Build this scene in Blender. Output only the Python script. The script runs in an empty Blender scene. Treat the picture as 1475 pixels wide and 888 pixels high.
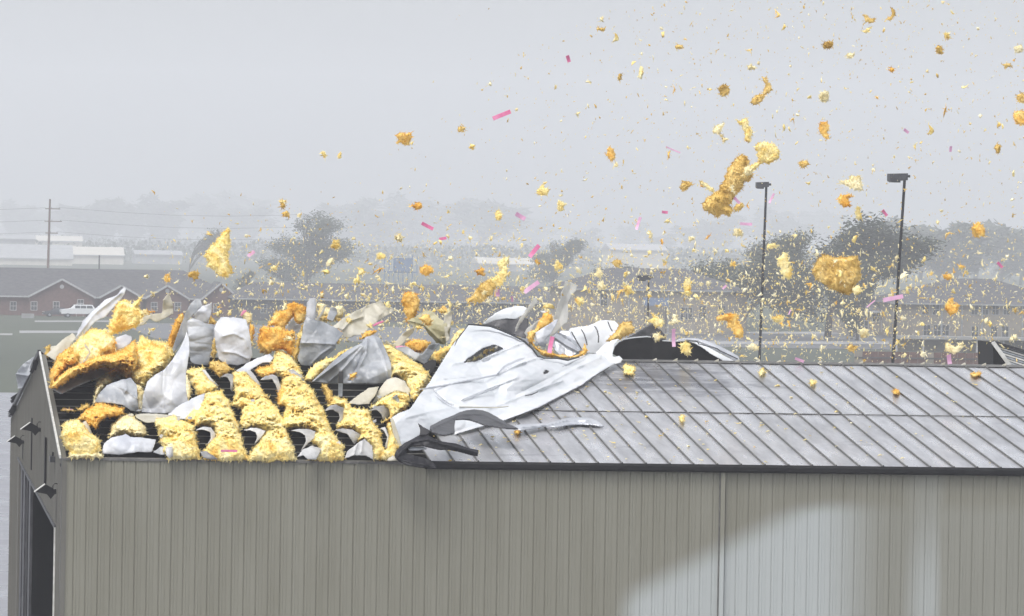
import bpy, math, random
import numpy as np
from mathutils import Vector, Matrix
random.seed(7); RNG = np.random.default_rng(11)
R = math.radians
SC = bpy.context.scene
COL = SC.collection

# ------------------------------------------------------------------ camera
HE = 8.3                                   # eave height of the hangar
F, PIT, YAW, ROLL = 7430.0, 0.01338, 0.11935, 0.01732
CAM = np.array([-4.243, -129.227, HE + 5.664])
fw = np.array([math.sin(YAW) * math.cos(PIT), math.cos(YAW) * math.cos(PIT), -math.sin(PIT)])
rt = np.array([math.cos(YAW), -math.sin(YAW), 0.0]); up = np.cross(rt, fw)
RT = rt * math.cos(ROLL) + up * math.sin(ROLL)
UP = -rt * math.sin(ROLL) + up * math.cos(ROLL)
cd = bpy.data.cameras.new('camera'); cam = bpy.data.objects.new('camera', cd); COL.objects.link(cam)
cam.matrix_world = Matrix(((RT[0], UP[0], -fw[0], CAM[0]), (RT[1], UP[1], -fw[1], CAM[1]), (RT[2], UP[2], -fw[2], CAM[2]), (0, 0, 0, 1)))
cd.sensor_width = 36.0; cd.lens = F / 1475 * 36.0; cd.clip_start = 1.0; cd.clip_end = 20000
SC.camera = cam

# ------------------------------------------------------------------ sky, sun, exposure
SUN_EL, SUN_AZ = 60, 215                   # azimuth measured clockwise from +Y
w = bpy.data.worlds.new('World'); SC.world = w; w.use_nodes = True
nt = w.node_tree; bg = nt.nodes['Background']
sky = nt.nodes.new('ShaderNodeTexSky'); sky.sky_type = 'NISHITA'; sky.sun_disc = False
sky.sun_elevation = R(SUN_EL); sky.sun_rotation = R(SUN_AZ); sky.dust_density = 4.0; sky.air_density = 1.0
hs = nt.nodes.new('ShaderNodeHueSaturation'); hs.inputs['Saturation'].default_value = 0.30
nt.links.new(sky.outputs[0], hs.inputs['Color'])
# soft overcast: a grey deck with broad, faint cloud variation
tc = nt.nodes.new('ShaderNodeTexCoord'); nz = nt.nodes.new('ShaderNodeTexNoise')
nz.inputs['Scale'].default_value = 9.0; nz.inputs['Detail'].default_value = 3.0
cr = nt.nodes.new('ShaderNodeMapRange'); cr.inputs[3].default_value = 0.9; cr.inputs[4].default_value = 1.1
nt.links.new(tc.outputs['Generated'], nz.inputs['Vector']); nt.links.new(nz.outputs[0], cr.inputs[0])
mx = nt.nodes.new('ShaderNodeMix'); mx.data_type = 'RGBA'; mx.blend_type = 'MULTIPLY'; mx.inputs[0].default_value = 1.0
nt.links.new(hs.outputs[0], mx.inputs[6]); nt.links.new(cr.outputs[0], mx.inputs[7])
nt.links.new(mx.outputs[2], bg.inputs[0]); bg.inputs[1].default_value = 0.15
sl = bpy.data.lights.new('sun', 'SUN'); so = bpy.data.objects.new('sun', sl); COL.objects.link(so)
sl.energy = 1.1; sl.angle = R(25); sl.color = (1.0, 0.97, 0.93)
d = Vector((math.sin(R(SUN_AZ)) * math.cos(R(SUN_EL)), math.cos(R(SUN_AZ)) * math.cos(R(SUN_EL)), math.sin(R(SUN_EL))))
so.rotation_euler = d.to_track_quat('Z', 'Y').to_euler()
SC.view_settings.view_transform = 'Standard'; SC.view_settings.look = 'None'
SC.view_settings.exposure = 0.66; SC.view_settings.gamma = 1.0
SC.cycles.volume_bounces = 2; SC.cycles.max_bounces = 8; SC.cycles.volume_max_steps = 64

# ------------------------------------------------------------------ helpers
def ray(px, py):
    px = np.asarray(px, float); py = np.asarray(py, float)
    return fw[None, :] + ((px - 737.5) / F)[:, None] * RT[None, :] - ((py - 444) / F)[:, None] * UP[None, :]
def hit(px, py, P0, N, h=0.0):
    """points where the sight lines meet the plane (P0, N) raised by h"""
    dd = ray(px, py); N = np.asarray(N, float); N = N / np.linalg.norm(N)
    t = (((np.asarray(P0, float) - CAM) @ N) + h) / (dd @ N)
    return CAM + dd * t[:, None]
def at(px, py, Y): return hit([px], [py], (0, Y, 0), (0, 1, 0))[0]
def atg(px, Y, z=0.0):                     # point at depth Y, height z, near picture column px
    p = at(px, 345, Y); q = at(px, 500, Y)
    k = (z - p[2]) / (q[2] - p[2]); return p + (q - p) * k
def pyz(px, py, Y): return float(at(px, py, Y)[2])

HW, RISE = 19.36, 2.14                     # near half of the hangar roof
SL = np.array([0, -RISE, HW]) / math.hypot(RISE, HW)   # its normal
RIDGE = np.array([0, HW, HE + RISE])

def hash3(i, j, k, s):
    n = (i * 73856093) ^ (j * 19349663) ^ (k * 83492791) ^ (s * 2654435)
    n = (n ^ (n >> 13)) & 0x7fffffff; n = (n * 1274126177) & 0x7fffffff; n = n ^ (n >> 16)
    return (n & 0xffff) / 32767.5 - 1
def noise(P, sc, seed=0):
    P = np.asarray(P, float) * sc
    if P.shape[1] == 2: P = np.c_[P, np.full(len(P), 0.37)]
    I = np.floor(P).astype(np.int64); f = P - I; f = f * f * (3 - 2 * f); o = 0
    for a in (0, 1):
        for b in (0, 1):
            for c in (0, 1):
                wgt = (f[:, 0] if a else 1 - f[:, 0]) * (f[:, 1] if b else 1 - f[:, 1]) * (f[:, 2] if c else 1 - f[:, 2])
                o = o + wgt * hash3(I[:, 0] + a, I[:, 1] + b, I[:, 2] + c, seed + 1)
    return o
def fbm(P, sc, seed=0, octv=4, gain=.5):
    o = 0; a = 1
    for k in range(octv): o = o + a * noise(P, sc * 2 ** k, seed + k * 17); a *= gain
    return o

def link(name, me, m, parent=None):
    o = bpy.data.objects.new(name, me); COL.objects.link(o)
    if m is not None and len(me.materials) == 0: me.materials.append(m)
    if parent is not None: o.parent = parent
    return o
def mesh(V, Fc, smooth=False):
    me = bpy.data.meshes.new('mesh')
    me.from_pydata([tuple(map(float, v)) for v in V], [], [tuple(map(int, f)) for f in Fc]); me.update()
    if smooth: me.shade_smooth()
    return me
def meshq(V, Q, smooth=False):             # fast all-quads / all-tris mesh
    V = np.asarray(V, np.float32); Q = np.asarray(Q, np.int32); n = Q.shape[1]
    me = bpy.data.meshes.new('mesh'); me.vertices.add(len(V)); me.vertices.foreach_set('co', V.ravel())
    me.loops.add(Q.size); me.loops.foreach_set('vertex_index', Q.ravel())
    me.polygons.add(len(Q)); me.polygons.foreach_set('loop_start', np.arange(0, Q.size, n, dtype=np.int32))
    me.update(calc_edges=True); me.validate()
    if smooth: me.shade_smooth()
    return me
class MB:
    def __init__(s): s.v = []; s.f = []
    def add(s, V, Fc):
        b = len(s.v); s.v.extend([tuple(map(float, v)) for v in V]); s.f.extend([tuple(int(i) + b for i in f) for f in Fc]); return s
    def box(s, a, b, M=None):
        (x0, y0, z0), (x1, y1, z1) = a, b
        V = [(x0, y0, z0), (x1, y0, z0), (x1, y1, z0), (x0, y1, z0), (x0, y0, z1), (x1, y0, z1), (x1, y1, z1), (x0, y1, z1)]
        if M is not None: V = [M @ Vector(v) for v in V]
        return s.add(V, [(3, 2, 1, 0), (4, 5, 6, 7), (0, 1, 5, 4), (1, 2, 6, 5), (2, 3, 7, 6), (3, 0, 4, 7)])
    def bar(s, p, q, wd, ht=None, upv=(0, 0, 1)):   # square bar between two points
        p = np.array(p, float); q = np.array(q, float); ht = ht or wd
        a = q - p; a /= np.linalg.norm(a); u = np.array(upv, float)
        if abs(a @ u) > .98: u = np.array([0, 1, 0.])
        r = np.cross(a, u); r /= np.linalg.norm(r); u = np.cross(r, a); V = []
        for c in (p, q):
            for sx, sy in ((-1, -1), (1, -1), (1, 1), (-1, 1)): V.append(c + r * sx * wd / 2 + u * sy * ht / 2)
        return s.add(V, [(3, 2, 1, 0), (4, 5, 6, 7), (0, 1, 5, 4), (1, 2, 6, 5), (2, 3, 7, 6), (3, 0, 4, 7)])
    def tube(s, pts, rad, n=8):
        pts = [np.array(p, float) for p in pts]; rad = rad if hasattr(rad, '__len__') else [rad] * len(pts); V = []; Fc = []
        for i, p in enumerate(pts):
            a = pts[min(i + 1, len(pts) - 1)] - pts[max(i - 1, 0)]; a /= max(np.linalg.norm(a), 1e-9)
            u = np.array([0, 0, 1.]) if abs(a[2]) < .9 else np.array([1., 0, 0]); r = np.cross(a, u); r /= np.linalg.norm(r); u = np.cross(r, a)
            for k in range(n): t = 2 * math.pi * k / n; V.append(p + (r * math.cos(t) + u * math.sin(t)) * rad[i])
        for i in range(len(pts) - 1):
            for k in range(n): Fc.append((i * n + k, i * n + (k + 1) % n, (i + 1) * n + (k + 1) % n, (i + 1) * n + k))
        Fc.append(tuple(range(n))[::-1]); Fc.append(tuple((len(pts) - 1) * n + k for k in range(n)))
        return s.add(V, Fc)
    def poly_ex(s, P, off):                # polygon extruded by vector
        n = len(P); off = np.array(off, float); V = [np.array(p, float) for p in P] + [np.array(p, float) + off for p in P]
        return s.add(V, [tuple(range(n)), tuple(range(2 * n - 1, n - 1, -1))] + [(i, i + n, (i + 1) % n + n, (i + 1) % n) for i in range(n)])
    def build(s, name, m, parent=None, smooth=False): return link(name, mesh(s.v, s.f, smooth), m, parent)

def tag(o, label=None, cat=None, group=None, kind=None):
    if label: o['label'] = label
    if cat: o['category'] = cat
    if group: o['group'] = group
    if kind: o['kind'] = kind
    return o
def thing(name, loc, label, cat, group=None):
    o = bpy.data.objects.new(name, None); COL.objects.link(o); o.location = [float(c) for c in loc]; o.empty_display_size = .2
    return tag(o, label, cat, group)
def kids(o): return [c for c in COL.objects if c.parent == o]
def local(root, *objs):                    # put world-space meshes under a root that stands elsewhere
    for o in objs: o.parent = root; o.matrix_parent_inverse.identity(); o.location = [-c for c in root.location]

# ------------------------------------------------------------------ materials
def nodes(name):
    m = bpy.data.materials.new(name); m.use_nodes = True; n = m.node_tree
    return m, n, n.nodes['Principled BSDF'], n.links
def mat(name, c1, c2=None, rough=.6, metal=0., scale=3., detail=5., bump=0., bscale=None, stretch=(1, 1, 1), trans=0., rr=None, coord='Object', lo=.35, hi=.65, spec=None):
    m, n, P, L = nodes(name)
    P.inputs['Roughness'].default_value = rough; P.inputs['Metallic'].default_value = metal
    if spec is not None: P.inputs['Specular IOR Level'].default_value = spec
    t = n.nodes.new('ShaderNodeTexCoord'); mp = n.nodes.new('ShaderNodeMapping'); mp.inputs['Scale'].default_value = stretch
    L.new(t.outputs[coord], mp.inputs[0])
    nz = n.nodes.new('ShaderNodeTexNoise'); nz.inputs['Scale'].default_value = scale; nz.inputs['Detail'].default_value = detail; nz.inputs['Roughness'].default_value = .6
    L.new(mp.outputs[0], nz.inputs['Vector'])
    r = n.nodes.new('ShaderNodeValToRGB'); r.color_ramp.elements[0].position = lo; r.color_ramp.elements[1].position = hi
    r.color_ramp.elements[0].color = (*c1, 1); r.color_ramp.elements[1].color = (*(c2 or c1), 1)
    L.new(nz.outputs[0], r.inputs[0]); L.new(r.outputs[0], P.inputs['Base Color'])
    if rr:
        k = n.nodes.new('ShaderNodeMapRange'); k.inputs[3].default_value = rr[0]; k.inputs[4].default_value = rr[1]; k.inputs[1].default_value = .3; k.inputs[2].default_value = .7
        L.new(nz.outputs[0], k.inputs[0]); L.new(k.outputs[0], P.inputs['Roughness'])
    if bump:
        b = n.nodes.new('ShaderNodeBump'); b.inputs['Strength'].default_value = bump; b.inputs['Distance'].default_value = .05
        z = n.nodes.new('ShaderNodeTexNoise'); z.inputs['Scale'].default_value = bscale or scale * 4; z.inputs['Detail'].default_value = 6
        L.new(mp.outputs[0], z.inputs['Vector']); L.new(z.outputs[0], b.inputs['Height']); L.new(b.outputs[0], P.inputs['Normal'])
    if trans:
        out = n.nodes['Material Output']; tr = n.nodes.new('ShaderNodeBsdfTranslucent'); ms = n.nodes.new('ShaderNodeMixShader'); ms.inputs[0].default_value = trans
        L.new(r.outputs[0], tr.inputs[0]); L.new(P.outputs[0], ms.inputs[1]); L.new(tr.outputs[0], ms.inputs[2]); L.new(ms.outputs[0], out.inputs[0])
    return m
M = {}
def fluff_mat(name, dark, mid, pale):
    m, n, P, L = nodes(name); P.inputs['Roughness'].default_value = 1.0; P.inputs['Specular IOR Level'].default_value = .05
    g = n.nodes.new('ShaderNodeNewGeometry')
    a = n.nodes.new('ShaderNodeTexNoise'); a.inputs['Scale'].default_value = 1.8; a.inputs['Detail'].default_value = 7; a.inputs['Roughness'].default_value = .62; a.inputs['Distortion'].default_value = .8
    L.new(g.outputs['Position'], a.inputs['Vector'])
    r = n.nodes.new('ShaderNodeValToRGB'); e = r.color_ramp.elements; e[0].position = .34; e[0].color = (*dark, 1); e[1].position = .66; e[1].color = (*pale, 1)
    k = e.new(.46); k.color = (*mid, 1)
    L.new(a.outputs[0], r.inputs[0]); L.new(r.outputs[0], P.inputs['Base Color'])
    z = n.nodes.new('ShaderNodeTexNoise'); z.inputs['Scale'].default_value = 12; z.inputs['Detail'].default_value = 8; z.inputs['Roughness'].default_value = .7; z.inputs['Distortion'].default_value = 1.
    L.new(g.outputs['Position'], z.inputs['Vector'])
    b = n.nodes.new('ShaderNodeBump'); b.inputs['Strength'].default_value = .5; b.inputs['Distance'].default_value = .05
    L.new(z.outputs[0], b.inputs['Height']); L.new(b.outputs[0], P.inputs['Normal'])
    out = n.nodes['Material Output']; tr = n.nodes.new('ShaderNodeBsdfTranslucent'); ms = n.nodes.new('ShaderNodeMixShader'); ms.inputs[0].default_value = .15
    L.new(r.outputs[0], tr.inputs[0]); L.new(P.outputs[0], ms.inputs[1]); L.new(tr.outputs[0], ms.inputs[2]); L.new(ms.outputs[0], out.inputs[0])
    return m
M['yellow'] = fluff_mat('yellow_glass_wool', (.85, .55, .13), (.96, .78, .30), (.98, .91, .58))
M['orange'] = fluff_mat('orange_glass_wool', (.68, .32, .04), (.90, .55, .12), (.96, .76, .30))
M['pale'] = fluff_mat('pale_glass_wool', (.80, .62, .26), (.93, .82, .48), (.97, .92, .70))
M['ochre'] = fluff_mat('ochre_glass_wool', (.46, .28, .06), (.72, .50, .15), (.88, .68, .28))
M['facing'] = mat('white_vinyl_facing', (.46, .48, .53), (.66, .68, .72), .38, scale=2, bump=.3, bscale=5, trans=.12)
M['facing_wet'] = mat('grey_wet_facing', (.24, .26, .29), (.44, .46, .49), .34, scale=1.6, bump=.3, bscale=5, trans=.1)
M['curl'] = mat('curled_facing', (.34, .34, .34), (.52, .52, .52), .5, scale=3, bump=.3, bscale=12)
M['curl_dark'] = mat('shaded_curled_facing', (.16, .16, .16), (.42, .42, .42), .5, scale=2.5, bump=.3, bscale=12)  # underside shade of the curls painted in as a darker grey
M['facing_old'] = mat('beige_torn_facing', (.50, .47, .37), (.66, .64, .56), .55, scale=2, bump=.2, bscale=10, trans=.25)
M['facing_olive'] = mat('olive_stained_facing', (.46, .43, .24), (.62, .59, .42), .55, scale=2.5, bump=.2, bscale=10, trans=.3)
M['plastic'] = mat('clear_plastic_film', (.62, .62, .60), (.75, .75, .72), .25, scale=3, trans=.45)
M['peel'] = mat('white_sheet_underside', (.54, .57, .60), (.66, .68, .71), .35, scale=.9, bump=.12, bscale=5)
M['peel_grey'] = mat('greyed_sheet_metal', (.42, .44, .48), (.56, .58, .62), .35, metal=.4, scale=1, bump=.1, bscale=5)
M['dark_metal'] = mat('dark_bent_metal', (.006, .006, .008), (.018, .018, .022), .5, spec=.25, scale=2, bump=.3, bscale=8)
M['slate_metal'] = mat('slate_bent_metal', (.028, .029, .033), (.065, .065, .072), .45, metal=.3, scale=3, bump=.3, bscale=8)
M['purlin'] = mat('black_purlin_steel', (.006, .006, .006), (.014, .013, .012), .8, scale=2, spec=.1)
M['wire'] = mat('pale_wire', (.13, .13, .12), (.24, .23, .21), .6)
M['black'] = mat('black_paint', (.005, .005, .006), (.010, .010, .011), .6, spec=.2)
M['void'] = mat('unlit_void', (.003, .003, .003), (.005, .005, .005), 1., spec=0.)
M['dark_in'] = mat('dark_interior', (.02, .02, .02), (.03, .03, .028), .9, spec=.1)
M['gable'] = mat('gable_wall_metal', (.105, .102, .088), (.135, .132, .116), .6, scale=.7, stretch=(1, 1, .3), bump=.05)  # darker than the front wall: the gable's shade is put into its colour
M['rake'] = mat('pale_rake_trim', (.45, .45, .42), (.62, .62, .60), .45, scale=4)
M['post'] = mat('galvanised_post', (.22, .24, .27), (.42, .45, .48), .45, metal=.4, scale=5)
M['pink'] = mat('pink_foam_strip', (.80, .20, .42), (.88, .36, .58), .6, trans=.3)
M['lilac'] = mat('pale_pink_strip', (.80, .45, .66), (.88, .62, .80), .6, trans=.3)
M['brick'] = mat('dull_brick', (.085, .045, .038), (.13, .07, .06), .85, scale=2)
M['shingle'] = mat('dark_shingle', (.05, .05, .055), (.09, .09, .095), .85, scale=1.2, stretch=(1, 1, 3))
M['trim'] = mat('white_trim', (.32, .32, .33), (.42, .42, .43), .6)
M['glass'] = mat('dark_window_glass', (.03, .035, .04), (.06, .065, .07), .15)
M['tan'] = mat('tan_stucco', (.20, .178, .15), (.25, .225, .19), .85, scale=1)
M['beige'] = mat('beige_sheet_wall', (.45, .43, .38), (.52, .50, .45), .7, scale=.5)
M['greywall'] = mat('grey_sheet_wall', (.24, .25, .26), (.32, .33, .34), .7, scale=.5)
M['blue'] = mat('blue_paint', (.11, .16, .27), (.15, .21, .32), .5)
M['carpaint'] = mat('white_car_paint', (.62, .64, .66), (.66, .68, .70), .25)
M['carblack'] = mat('dark_car_paint', (.05, .055, .065), (.07, .075, .085), .25)
M['tyre'] = mat('tyre_rubber', (.02, .02, .02), (.03, .03, .03), .9)
M['wood'] = mat('pole_wood', (.10, .06, .05), (.15, .09, .07), .9, scale=6)
M['bark'] = mat('bark', (.06, .05, .04), (.10, .085, .07), .95, scale=6)
M['leaf'] = mat('olive_leaf', (.06, .075, .05), (.10, .115, .07), .8, scale=.8, trans=.25)
M['leaf2'] = mat('dark_leaf', (.05, .062, .045), (.085, .10, .065), .8, scale=.8, trans=.25)
M['grass'] = mat('wet_grass', (.032, .042, .024), (.060, .072, .042), .9, scale=.02, stretch=(1, .25, 1), detail=8)
M['apron'] = mat('wet_concrete_apron', (.13, .13, .15), (.21, .21, .23), .3, scale=.12, stretch=(.25, 1, 1), detail=6, rr=(.12, .5))
M['asphalt'] = mat('wet_asphalt', (.05, .05, .055), (.075, .075, .08), .4, scale=.2)
M['path'] = mat('pale_path', (.22, .22, .22), (.30, .30, .30), .5, scale=.5)

def wall_mat():
    """beige ribbed wall: faint vertical streaks and a broad pale patch with a slanting upper edge"""
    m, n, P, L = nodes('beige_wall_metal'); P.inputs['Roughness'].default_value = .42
    g = n.nodes.new('ShaderNodeNewGeometry'); sp = n.nodes.new('ShaderNodeSeparateXYZ'); L.new(g.outputs['Position'], sp.inputs[0])
    def math_(op, a, b=None, c=None):
        k = n.nodes.new('ShaderNodeMath'); k.operation = op
        for i, v in enumerate((a, b, c)):
            if v is None: continue
            if isinstance(v, (int, float)): k.inputs[i].default_value = v
            else: L.new(v, k.inputs[i])
        return k.outputs[0]
    def ss(v, a, b, c, d_):
        k = n.nodes.new('ShaderNodeMapRange'); k.interpolation_type = 'SMOOTHSTEP'; L.new(v, k.inputs[0])
        for i, q in zip((1, 2, 3, 4), (a, b, c, d_)): k.inputs[i].default_value = q
        return k.outputs[0]
    X, Z = sp.outputs[0], sp.outputs[2]
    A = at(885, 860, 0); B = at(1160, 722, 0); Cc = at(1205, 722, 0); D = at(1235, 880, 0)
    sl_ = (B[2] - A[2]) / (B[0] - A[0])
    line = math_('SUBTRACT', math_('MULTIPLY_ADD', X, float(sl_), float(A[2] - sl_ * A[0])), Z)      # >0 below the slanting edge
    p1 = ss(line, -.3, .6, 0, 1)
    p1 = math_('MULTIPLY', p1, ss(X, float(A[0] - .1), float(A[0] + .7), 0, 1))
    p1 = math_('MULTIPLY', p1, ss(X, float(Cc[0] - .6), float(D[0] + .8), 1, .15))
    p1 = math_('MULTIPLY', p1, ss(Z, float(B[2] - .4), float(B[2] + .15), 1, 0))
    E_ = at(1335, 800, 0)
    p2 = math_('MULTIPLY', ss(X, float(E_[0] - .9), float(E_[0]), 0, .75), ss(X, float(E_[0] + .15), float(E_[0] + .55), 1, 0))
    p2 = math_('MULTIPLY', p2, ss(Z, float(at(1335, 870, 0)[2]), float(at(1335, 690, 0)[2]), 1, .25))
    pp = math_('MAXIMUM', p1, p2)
    mp = n.nodes.new('ShaderNodeMapping'); mp.inputs['Scale'].default_value = (1.2, 1, .2); L.new(g.outputs['Position'], mp.inputs[0])
    nz = n.nodes.new('ShaderNodeTexNoise'); nz.inputs['Scale'].default_value = 1.2; nz.inputs['Detail'].default_value = 6; L.new(mp.outputs[0], nz.inputs['Vector'])
    r = n.nodes.new('ShaderNodeValToRGB'); r.color_ramp.elements[0].position = .3; r.color_ramp.elements[1].position = .7
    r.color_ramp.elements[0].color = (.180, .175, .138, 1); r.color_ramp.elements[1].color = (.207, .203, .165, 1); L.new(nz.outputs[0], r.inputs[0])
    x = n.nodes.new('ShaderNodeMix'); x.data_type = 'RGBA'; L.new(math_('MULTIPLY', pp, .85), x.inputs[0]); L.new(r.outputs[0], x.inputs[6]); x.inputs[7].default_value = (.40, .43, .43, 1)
    L.new(x.outputs[2], P.inputs['Base Color'])
    return m
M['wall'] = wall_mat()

def roof_mat():
    """wet galvanised standing-seam sheet, smudged near the ridge where the lifted sheet dragged over it"""
    m, n, P, L = nodes('wet_galvanised_roof'); P.inputs['Metallic'].default_value = .55
    g = n.nodes.new('ShaderNodeNewGeometry')
    mp = n.nodes.new('ShaderNodeMapping'); mp.inputs['Scale'].default_value = (1.1, .16, 1); L.new(g.outputs['Position'], mp.inputs[0])
    a = n.nodes.new('ShaderNodeTexNoise'); a.inputs['Scale'].default_value = 1.5; a.inputs['Detail'].default_value = 8; a.inputs['Roughness'].default_value = .65; L.new(mp.outputs[0], a.inputs['Vector'])
    r = n.nodes.new('ShaderNodeValToRGB'); e = r.color_ramp.elements; e[0].position = .3; e[0].color = (.32, .325, .34, 1); e[1].position = .62; e[1].color = (.54, .54, .56, 1)
    L.new(a.outputs[0], r.inputs[0])
    # dark scuffs
    mp2 = n.nodes.new('ShaderNodeMapping'); mp2.inputs['Scale'].default_value = (.35, .9, 1); L.new(g.outputs['Position'], mp2.inputs[0])
    s = n.nodes.new('ShaderNodeTexNoise'); s.inputs['Scale'].default_value = 1.2; s.inputs['Detail'].default_value = 9; s.inputs['Roughness'].default_value = .7; s.inputs['Distortion'].default_value = .4; L.new(mp2.outputs[0], s.inputs['Vector'])
    c = at(955, 545, 14.5); vd = n.nodes.new('ShaderNodeVectorMath'); vd.operation = 'SUBTRACT'; L.new(g.outputs['Position'], vd.inputs[0]); vd.inputs[1].default_value = (float(c[0]), 15.5, float(c[2]))
    vs = n.nodes.new('ShaderNodeVectorMath'); vs.operation = 'MULTIPLY'; vs.inputs[1].default_value = (.27, .22, 0); L.new(vd.outputs[0], vs.inputs[0])
    ln = n.nodes.new('ShaderNodeVectorMath'); ln.operation = 'LENGTH'; L.new(vs.outputs[0], ln.inputs[0])
    k = n.nodes.new('ShaderNodeMapRange'); k.inputs[1].default_value = 1.2; k.inputs[2].default_value = .2; k.inputs[3].default_value = 0; k.inputs[4].default_value = .22; L.new(ln.outputs[1], k.inputs[0])
    ad = n.nodes.new('ShaderNodeMath'); ad.operation = 'ADD'; L.new(s.outputs[0], ad.inputs[0]); L.new(k.outputs[0], ad.inputs[1])
    k2 = n.nodes.new('ShaderNodeMapRange'); k2.inputs[1].default_value = .60; k2.inputs[2].default_value = .74; L.new(ad.outputs[0], k2.inputs[0])
    x = n.nodes.new('ShaderNodeMix'); x.data_type = 'RGBA'; L.new(k2.outputs[0], x.inputs[0]); L.new(r.outputs[0], x.inputs[6]); x.inputs[7].default_value = (.13, .13, .15, 1)
    L.new(x.outputs[2], P.inputs['Base Color'])
    q = n.nodes.new('ShaderNodeMapRange'); q.inputs[1].default_value = .35; q.inputs[2].default_value = .65; q.inputs[3].default_value = .42; q.inputs[4].default_value = .22; L.new(a.outputs[0], q.inputs[0]); L.new(q.outputs[0], P.inputs['Roughness'])
    b = n.nodes.new('ShaderNodeBump'); b.inputs['Strength'].default_value = .12; b.inputs['Distance'].default_value = .03; L.new(a.outputs[0], b.inputs['Height']); L.new(b.outputs[0], P.inputs['Normal'])
    return m
M['roof'] = roof_mat()
M['seam'] = mat('dull_seam', (.10, .10, .10), (.17, .165, .155), .55, metal=.3, scale=8)

# ------------------------------------------------------------------ ground
def ground_strip(name, m, pts, z):
    o = MB().add([(x, y, z) for x, y in pts], [tuple(range(len(pts)))]).build(name, m); tag(o, kind='structure'); return o
def gy(py, px=0, z=0.0):                  # ground depth seen at that picture row
    return float(hit([px], [py], (0, 0, z), (0, 0, 1))[0][1])
ground_strip('ground', M['grass'], [(-6000, -400), (6000, -400), (6000, 6000), (-6000, 6000)], 0)
ya = gy(566)
ground_strip('apron', M['apron'], [(-300, -120), (-1.0, -120), (60, -120), (60, ya), (-300, ya)], .02)
def strip_px(name, m, x0, x1, py0, py1, z):
    P = [hit([x], [y], (0, 0, z), (0, 0, 1))[0] for x, y in ((x0, py1), (x1, py1), (x1, py0), (x0, py0))]
    return ground_strip(name, m, [(p[0], p[1]) for p in P], z)
strip_px('path', M['path'], 28, 160, 476.5, 480, .03)
strip_px('path', M['path'], -40, 18, 480.5, 483, .03)
strip_px('path', M['path'], 50, 190, 462, 464, .03)
# road and car park behind the hangar on the right
o = ground_strip('road', M['asphalt'], [(30, gy(500, 1000)), (160, gy(500, 1000)), (160, gy(478, 1000)), (30, gy(478, 1000))], .04)
# ------------------------------------------------------------------ the hangar
H = thing('metal_hangar', (0, 0, 0), 'long beige ribbed metal hangar with its near roof slope torn open at the left end', 'hangar')
XL = 29.0                                  # modelled length, past the right edge of the frame
EX0 = float(at(600, 667, 0)[0])
RY = HW + 36.6; RZ = HE - 1.0              # rear eave (the rear slope runs out longer and lower)
# front wall: ribbed panels 0.915 wide (3 ribs each)
PW = .3048 * 3
def panel_mesh(Wd, Hh, n=3, dep=.022):
    pr = []
    s = Wd / n
    for k in range(n):
        x = k * s
        pr += [(x + .0, 0), (x + .006, .018), (x + .026, .018), (x + .032, -.006), (x + .08, -.008), (x + .095, 0), (x + s * .55, 0), (x + s * .56, .006), (x + s * .60, .006), (x + s * .61, 0)]
    pr += [(Wd - .001, 0)]
    V = []; Fc = []
    for x, y in pr: V += [(x, y, 0), (x, y, Hh)]
    for i in range(len(pr) - 1): Fc.append((2 * i, 2 * i + 2, 2 * i + 3, 2 * i + 1))
    return mesh(V, Fc)
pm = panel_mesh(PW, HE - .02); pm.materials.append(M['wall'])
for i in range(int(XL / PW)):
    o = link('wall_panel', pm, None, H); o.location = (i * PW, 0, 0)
MB().box((0, .05, 0), (XL, .16, HE - .06)).build('wall_backing', M['dark_in'], H)
MB().box((0.0, -.03, HE - .05), (EX0 + .3, .16, HE + .005)).build('eave_angle', M['seam'], H)
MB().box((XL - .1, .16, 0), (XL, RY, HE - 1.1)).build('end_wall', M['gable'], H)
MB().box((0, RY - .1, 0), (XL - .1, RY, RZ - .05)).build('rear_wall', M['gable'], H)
MB().box((.1, .16, 0.03), (XL - .1, RY - .1, .05)).build('floor_slab', M['dark_in'], H)
# gable wall (x = 0) with the big door opening
def onx(px, py, x=0.0):
    return hit([px], [py], (x, 0, 0), (1, 0, 0))[0]
dn = onx(81, 760); df = onx(27, 664)
DY0, DY1, DZ = float(dn[1]), float(df[1]), float(dn[2])
g = MB()
def gz(y): return HE + RISE * y / HW if y <= HW else HE + RISE - (HE + RISE - RZ) * (y - HW) / (RY - HW)
ys = [0, DY0, HW, DY1, RY]
def gpoly(y0, y1, zb):
    P = [(0, y0, zb), (0, y1, zb), (0, y1, gz(y1) - .02)]
    if y0 < HW < y1: P.append((0, HW, gz(HW) - .02))
    P.append((0, y0, gz(y0) - .02)); return P
gw = thing
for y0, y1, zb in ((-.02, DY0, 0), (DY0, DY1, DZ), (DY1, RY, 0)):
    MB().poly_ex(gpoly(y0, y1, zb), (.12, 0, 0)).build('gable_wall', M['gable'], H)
# faint ribs on the gable, every 0.915 m
rb = MB(); y = .9
while y < RY:
    rb.box((-.018, y, DZ + .02 if DY0 < y < DY1 else 0), (0.002, y + .035, gz(y) - .05)); y += .915
rb.build('gable_rib', M['gable'], H)['kind'] = 'stuff'
# rake trim: pale on the near slope, dark and ragged on the far one
MB().bar((-.05, -.05, HE + .03), (-.05, HW, HE + RISE + .03), .05, .08).build('rake_trim', M['rake'], H)
MB().bar((-.06, HW + .3, HE + RISE + .02), (-.06, RY, RZ + .06), .09, .16).build('rake_trim', M['slate_metal'], H)
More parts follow.
